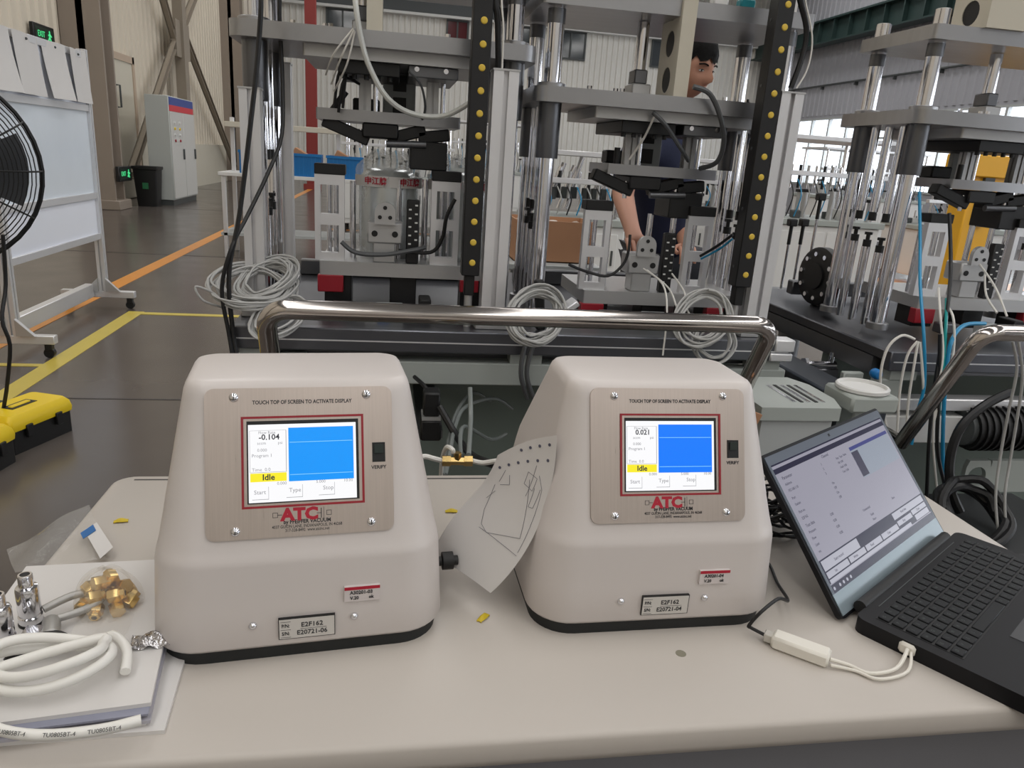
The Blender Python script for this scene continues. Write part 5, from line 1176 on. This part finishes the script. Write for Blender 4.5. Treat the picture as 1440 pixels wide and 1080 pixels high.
# ---- hoses at the front of the third machine
H3 = ((CABLEB, .0042, [(1293, 270, 1.92), (1294, 340, 1.86), (1294, 400, 1.78), (1299, 470, 1.70), (1300, 540, 1.69), (1290, 580, 1.69), (1282, 625, 1.69)], 'long blue air hose hanging straight in front of the short bench'),
      (CABLEB, .0055, [(1385, 455, 1.78), (1357, 457, 1.74), (1340, 475, 1.70), (1332, 510, 1.69), (1327, 580, 1.68), (1326, 650, 1.68), (1331, 712, 1.67)], 'blue hose bending down beside the handle of the short bench'),
      (mat('teal_hose', (20, 150, 150), .3), .004, [(1331, 420, 1.76), (1330, 460, 1.71), (1326, 520, 1.69), (1318, 600, 1.68)], 'teal hose in the bundle on the short bench'),
      (CABLEK, .005, [(1335, 300, 1.9), (1337, 370, 1.84), (1333, 430, 1.74), (1318, 520, 1.69), (1308, 600, 1.68), (1303, 700, 1.67)], 'long black cable in the hose bundle on the short bench'),
      (CABLEK, .005, [(1322, 470, 1.70), (1320, 560, 1.68), (1318, 630, 1.68), (1328, 680, 1.67)], 'short black cable in the hose bundle on the short bench'),
      (CABLEW, .0036, [(1286, 477, 1.69), (1268, 472, 1.69), (1248, 490, 1.69), (1238, 530, 1.69), (1242, 580, 1.69), (1258, 640, 1.69)], 'white cable arching widest at the bench corner'),
      (CABLEW, .0034, [(1290, 480, 1.69), (1276, 500, 1.69), (1266, 545, 1.69), (1262, 600, 1.69), (1258, 650, 1.69)], 'white cable hanging nearest the widest arch'),
      (CABLEW, .0034, [(1291, 480, 1.70), (1286, 510, 1.69), (1278, 560, 1.69), (1274, 610, 1.69)], 'white cable hanging in the middle of the corner bundle'),
      (CABLEW, .0034, [(1294, 481, 1.70), (1297, 520, 1.69), (1298, 560, 1.69), (1288, 610, 1.69)], 'white cable hanging innermost of the corner bundle'),
      (CABLEW, .0032, [(1320, 405, 1.80), (1322, 440, 1.73), (1326, 500, 1.69), (1316, 560, 1.68), (1312, 620, 1.68), (1318, 690, 1.67)], 'white cable twisted through the hose bundle'),
      (CABLEW, .0032, [(1332, 430, 1.76), (1341, 450, 1.71), (1340, 500, 1.69), (1325, 550, 1.68), (1314, 590, 1.68)], 'white cable bowed out of the hose bundle'),
      (CABLE, .0034, [(1424, 480, 1.5), (1430, 520, 1.5), (1418, 580, 1.5), (1407, 640, 1.5), (1400, 700, 1.48), (1405, 760, 1.46)], 'grey cable hanging straight under the handle of the short bench'),
      (CABLE, .0034, [(1432, 480, 1.5), (1438, 530, 1.5), (1430, 590, 1.5), (1420, 650, 1.5), (1413, 700, 1.48), (1416, 765, 1.46)], 'second grey cable hanging under the handle of the short bench'),
      (CABLEW, .003, [(1378, 372, 1.95), (1400, 405, 1.85), (1416, 445, 1.78)], 'white sensor lead slanting across the third fixture'),
      (CABLEW, .003, [(1385, 385, 1.95), (1387, 415, 1.86), (1402, 440, 1.79)], 'short white sensor lead below the slanting one'))
for (mt, r, pts, lab) in H3: run('machine_hose', mt, r, pts, lab, 'hose')
bc_ = one(coil(V(1.47, 1.52, .49), .09, 4, .011, (0, -.6, .8), 12, .1, .9, 8, .05), 'black_hose_coil', CABLEK, 'coil of thick black hose on the floor cabinet below the short bench', 'hose')
run('thick_hose', CABLEK, .012, [(1420, 552, 1.66), (1385, 570, 1.64), (1352, 600, 1.63), (1336, 645, 1.62), (1338, 690, 1.6), (1350, 720, 1.58)], 'thick black hose curving down below the short bench', 'hose')
one(G().box((1.36, 1.40, 0), (1.78, 1.70, .46), .01).box((1.34, 1.38, .46), (1.80, 1.72, .475), .004), 'floor_cabinet', mat('cabinet_dark', (44, 46, 48), .45), 'dark floor cabinet below the short bench', 'cabinet')
mo = atY(1405, 605, 1.72)
mt_ = thing('pump_motor', 'black pump motor hung below the short bench', 'motor', (mo.x, 1.72, mo.z))
G().cyl((mo.x-.09, 1.74, mo.z), (mo.x+.09, 1.74, mo.z), .06, n=24).build('barrel', BLACKP, mt_); G().cyl((mo.x-.105, 1.74, mo.z), (mo.x-.09, 1.74, mo.z), .05, n=20).build('end_cap', DGREY, mt_)
for i in range(8): xx = mo.x-.075+i*.021; G().cyl((xx, 1.74, mo.z), (xx+.006, 1.74, mo.z), .066, n=24).build('cooling_rib', BLACKP, mt_)
pp = atY(1395, 668, 1.76)
g = G(); g.holecell(pp.x-.10, pp.x-.02, pp.z-.05, pp.z+.05, .03, 1.75, 1.765, 18); g.box((pp.x-.02, 1.75, pp.z-.05), (pp.x+.14, 1.765, pp.z+.05))
o = one(g, 'mounting_plate', LGREY, 'pale plate with a round hole below the pump motor', 'plate')
# metal valve group and blue cap in the gap between benches
vg = atY(1155, 513, 2.0)
vt = thing('valve_group', 'plated valve group in the gap between the benches', 'valve', (vg.x, 2.0, vg.z-.04))
G().cyl(vg+V(-.05, 0, 0), vg+V(.045, 0, 0), .012, n=14).build('pipe', CHROME, vt); G().cyl(vg+V(-.06, 0, 0), vg+V(-.05, 0, 0), .022, n=6).build('nut', CHROME, vt); G().cyl(vg+V(.03, 0, 0), vg+V(.03, 0, .04), .008, n=10).build('stem', CHROME, vt); G().box(vg+V(-.02, -.02, -.04), vg+V(.05, .02, -.008), .003).build('block', DSTEEL, vt)
G().box(vg+V(-.04, -.03, -.5), vg+V(.03, .03, -.04)).build('stand', DGREEN, vt)
q = atY(1228, 524, 1.74); one(G().lathe([(.012, 0), (.014, .004), (.014, .02), (.01, .026), (.004, .028)], q, (0, -1, 0), 16), 'blue_cap', mat('blue_cap', (24, 120, 190), .4), 'blue round cap at the corner of the short bench', 'cap')
q = atY(1065, 565, 1.40); one(G().prism([(0, 0), (.03, -.01), (.02, -.035), (.004, -.03)], .01, (q.x-.01, 1.415, .826), (1, 0, 0), (0, 0, 1)), 'wooden_wedge', CARD, 'light brown wedge beside the handle post of the long bench', 'wedge')
# ================================================================== THE PERSON BEHIND THE SECOND STATION
SKIN = mat('skin', (192, 142, 120), .5, var=.05, scale=14)
NAVY = mat('navy_workwear', (34, 40, 68), .8, var=.12, scale=12, bump=.3)
TROU = mat('dark_trousers', (40, 42, 50), .8, var=.1, scale=12)
HAIR = mat('black_hair', (12, 11, 11), .75, bump=.3, scale=160, spec=.2)
def skinned(name, V_, E_, R_, mt, parent, lev=2):
    me = bpy.data.meshes.new(name); me.from_pydata([tuple(p) for p in V_], E_, [])
    ob = bpy.data.objects.new(name, me); COL.objects.link(ob)
    sm = ob.modifiers.new('skin', 'SKIN'); ob.modifiers.new('sub', 'SUBSURF').levels = lev
    sm.use_smooth_shade = True
    L = me.skin_vertices[0].data
    for i, r in enumerate(R_):
        L[i].radius = (r, r) if not isinstance(r, tuple) else r
    L[0].use_root = True
    bpy.context.view_layer.update()
    dg = bpy.context.evaluated_depsgraph_get()
    out = bpy.data.meshes.new_from_object(ob.evaluated_get(dg)); bpy.data.objects.remove(ob); bpy.data.meshes.remove(me)
    return out
def as_g(me):
    g = G(); g.add([v.co.copy() for v in me.vertices], [tuple(p.vertices) for p in me.polygons]); bpy.data.meshes.remove(me); return g
PB = V(1.16, 3.12, 0)
pe = thing('person', 'person in navy work clothes leaning over behind the second station', 'person', PB)
hip, waist, chest, nk = V(1.19, 3.16, .93), V(1.165, 3.12, 1.13), V(1.115, 3.07, 1.36), V(1.13, 3.02, 1.515)
hd = V(1.140, 2.96, 1.690)
shR, shL = V(.985, 2.97, 1.42), V(1.20, 3.20, 1.42)      # his right arm reaches to the fixture
elR, wrR, kn = V(.875, 2.84, 1.215), V(.862, 2.62, 1.09), V(.858, 2.55, 1.05)
elL, wrL, knL = V(1.245, 3.20, 1.15), V(1.215, 2.98, 1.02), V(1.205, 2.92, .995)
hL, kL, aL, tL = V(1.28, 3.17, .90), V(1.29, 3.14, .48), V(1.29, 3.18, .08), V(1.30, 3.03, .035)
hR, kR, aR, tR = V(1.10, 3.17, .90), V(1.08, 3.14, .48), V(1.07, 3.18, .08), V(1.06, 3.03, .035)
VB = [hip, waist, chest, nk, V(1.145, 2.985, 1.61), shR, elR, wrR, kn, shL, elL, wrL, knL, hL, kL, aL, tL, hR, kR, aR, tR]
EB = [(0, 1), (1, 2), (2, 3), (3, 4), (2, 5), (5, 6), (6, 7), (7, 8), (2, 9), (9, 10), (10, 11), (11, 12), (0, 13), (13, 14), (14, 15), (15, 16), (0, 17), (17, 18), (18, 19), (19, 20)]
RB = [(.13, .10), (.12, .09), (.14, .10), .058, .052, .06, .047, .03, (.036, .02), .06, .045, .03, (.036, .02), .085, .06, .042, .04, .085, .06, .042, .04]
g = as_g(skinned('body', VB, EB, RB, SKIN, None))
# hands: five fingers each, rooted inside the palm
for (wr_, k_, fwd, sgn) in ((wrR, kn, (kn-wrR).normalized(), 1), (wrL, knL, (knL-wrL).normalized(), -1)):
    side = fwd.cross(V(0, 0, 1)).normalized()*sgn; up = side.cross(fwd).normalized()*sgn
    for i, L_ in enumerate((.062, .072, .068, .052)):
        b = k_+side*((i-1.5)*.019); d = (fwd+V(0, 0, -.5)).normalized()
        g.tube([b-fwd*.02, b+fwd*.012, b+d*L_*.55+fwd*.01, b+d*L_*.8+V(0, 0, -.018)], lambda t: .0092-.0025*t, 8, 3)
    b = k_-side*.035-fwd*.03; g.tube([b+side*.015-fwd*.01, b-side*.012+fwd*.012, b-side*.018+fwd*.038, b-side*.008+fwd*.058], lambda t: .011-.003*t, 8, 3)
# head: faces the camera's right and down
fz = V(.42, -.86, -.26).normalized(); rx = V(0, 0, 1).cross(fz).normalized()*1.0; uz = fz.cross(rx).normalized()
def head(px, py, pz): return hd+rx*px+fz*py+uz*pz
NU, NV = 36, 28
def hpt(th, ph, grow=0.):
    x, y, z = math.sin(ph)*math.cos(th), math.sin(ph)*math.sin(th), math.cos(ph)
    X, Y, Z = .074*x, .094*y, .118*z
    if z < 0: X *= 1-.32*z*z; Y *= 1-.10*z*z               # narrows to the jaw
    if y > 0 and z < -.2: Y += .010*y*(-z)                   # chin comes forward
    if y < 0 and z < 0: Y *= 1-.25*(-z)
    if y > .3:
        Y += .006*math.exp(-((z-.22)/.12)**2)*y               # brow
        for e in (-1, 1): Y -= .013*math.exp(-((x-e*.42)/.22)**2-((z-.04)/.13)**2)   # eye sockets
        Y += .026*math.exp(-(x/.15)**2-((z+.2)/.16)**2)+.014*math.exp(-(x/.11)**2-((z+.02)/.2)**2)   # nose
        Y += .008*math.exp(-(x/.3)**2-((z+.52)/.06)**2)+.006*math.exp(-(x/.26)**2-((z+.64)/.06)**2)  # lips
        Y -= .004*math.exp(-(x/.3)**2-((z+.58)/.025)**2)
    s = 1+grow; return head(X*s, Y*s, Z*s)
vs = [hpt(2*PI*i/NU, PI*(j+.02)/(NV+.04)) for j in range(NV+1) for i in range(NU)]
g.add(vs, [(j*NU+i, j*NU+(i+1) % NU, (j+1)*NU+(i+1) % NU, (j+1)*NU+i) for j in range(NV) for i in range(NU)])
for e in (-1, 1):
    def ear(a, b, e=e): t = 2*PI*a; r = .028*(1-.35*b); return head(e*(.072+.014*b), -.008+math.cos(t)*r*.6-.004*b, .0+math.sin(t)*r)
    g.grid(ear, 14, 4)
g.build('body', SKIN, pe, 80)
EYEW = mat('eye_white', (226, 220, 214), .25); EYEB = mat('eye_iris', (30, 22, 18), .2)
for e in (-1, 1):
    def almond(a, b, e=e):
        w_ = math.sin(PI*a)**.7; xx = e*.031+(a-.5)*.027; return head(xx, .0868-.010*abs(xx)/.031*.35-.06*(abs(xx)-.02)*(abs(xx) > .02)-.0015*(2*b-1)**2, .003+(b-.5)*.0085*w_)
    ey = G().grid(almond, 12, 4, .001).build('eye', EYEW, pe)
    c_ = almond(.5, .5); G().cyl(c_-fz*.001, c_+fz*.0006, .0037, n=12).build('iris', EYEB, ey)
    G().tube([almond(a, 1.) + fz*.0006 for a in (.02, .2, .4, .6, .8, .98)], .0011, 6, 2).build('eyelash_line', HAIR, ey)
    G().tube([head(e*.014, .0935, .024), head(e*.032, .0905, .028), head(e*.05, .079, .023)], .0028, 6).build('eyebrow', HAIR, pe)
G().tube([head(-.022, .092, -.066), head(-.01, .0985, -.064), head(0, .0995, -.066), head(.01, .0985, -.064), head(.022, .092, -.066)], .0042, 6).build('lips', mat('lips', (168, 96, 84), .5), pe)
vs = []; rr = random.Random(9)
for j in range(13):
    for i in range(NU):
        th = 2*PI*i/NU; front = math.sin(th); lim = PI*(.60 if front < .1 else .60-.20*min(1, (front-.1)/.45))
        lim *= 1+(.05*math.sin(9*th+1)+.03*math.sin(17*th))*(front > .1); ph = .02+lim*j/12; p = hpt(th, ph, .12 if j < 11 else .06); vs.append(p+uz*(.012*math.cos(ph))+V(rr.uniform(-1, 1), rr.uniform(-1, 1), rr.uniform(-1, 1))*.0014)
G().add(vs, [(j*NU+i, j*NU+(i+1) % NU, (j+1)*NU+(i+1) % NU, (j+1)*NU+i) for j in range(12) for i in range(NU)]).build('hair', HAIR, pe, 80)
# clothes
VS = [V(1.185, 3.15, .90), waist, chest, nk+V(0, 0, -.035), shR, shR.lerp(elR, .55), elR.lerp(shR, .08), shL, shL.lerp(elL, .55), elL.lerp(wrL, .1)]
ES = [(0, 1), (1, 2), (2, 3), (2, 4), (4, 5), (5, 6), (2, 7), (7, 8), (8, 9)]
as_g(skinned('shirt', VS, ES, [(.145, .115), (.132, .11), (.135, .118), .068, .08, .07, .066, .08, .07, .066], NAVY, None)).build('work_shirt', NAVY, pe, 80)
G().lathe([(.066, -.02), (.07, 0), (.064, .03), (.056, .034)], nk+V(0, -.004, -.004), (nk-chest).normalized()+V(0, 0, .4), 20, False).build('collar', NAVY, pe, 80)
as_g(skinned('trousers', [V(1.19, 3.16, .95), hL, kL, aL+V(0, 0, .02), hR, kR, aR+V(0, 0, .02)], [(0, 1), (1, 2), (2, 3), (0, 4), (4, 5), (5, 6)], [(.15, .115), .10, .077, .06, .10, .077, .06], TROU, None)).build('trousers', TROU, pe, 80)
for a_, t_ in ((aL, tL), (aR, tR)):
    as_g(skinned('shoe', [V(a_.x, a_.y+.03, .05), V((a_.x+t_.x)/2, (a_.y+t_.y)/2, .045), V(t_.x, t_.y-.05, .038)], [(0, 1), (1, 2)], [(.05, .048), (.048, .045), (.042, .036)], BLACKP, None)).build('shoe', BLACKP, pe, 80)
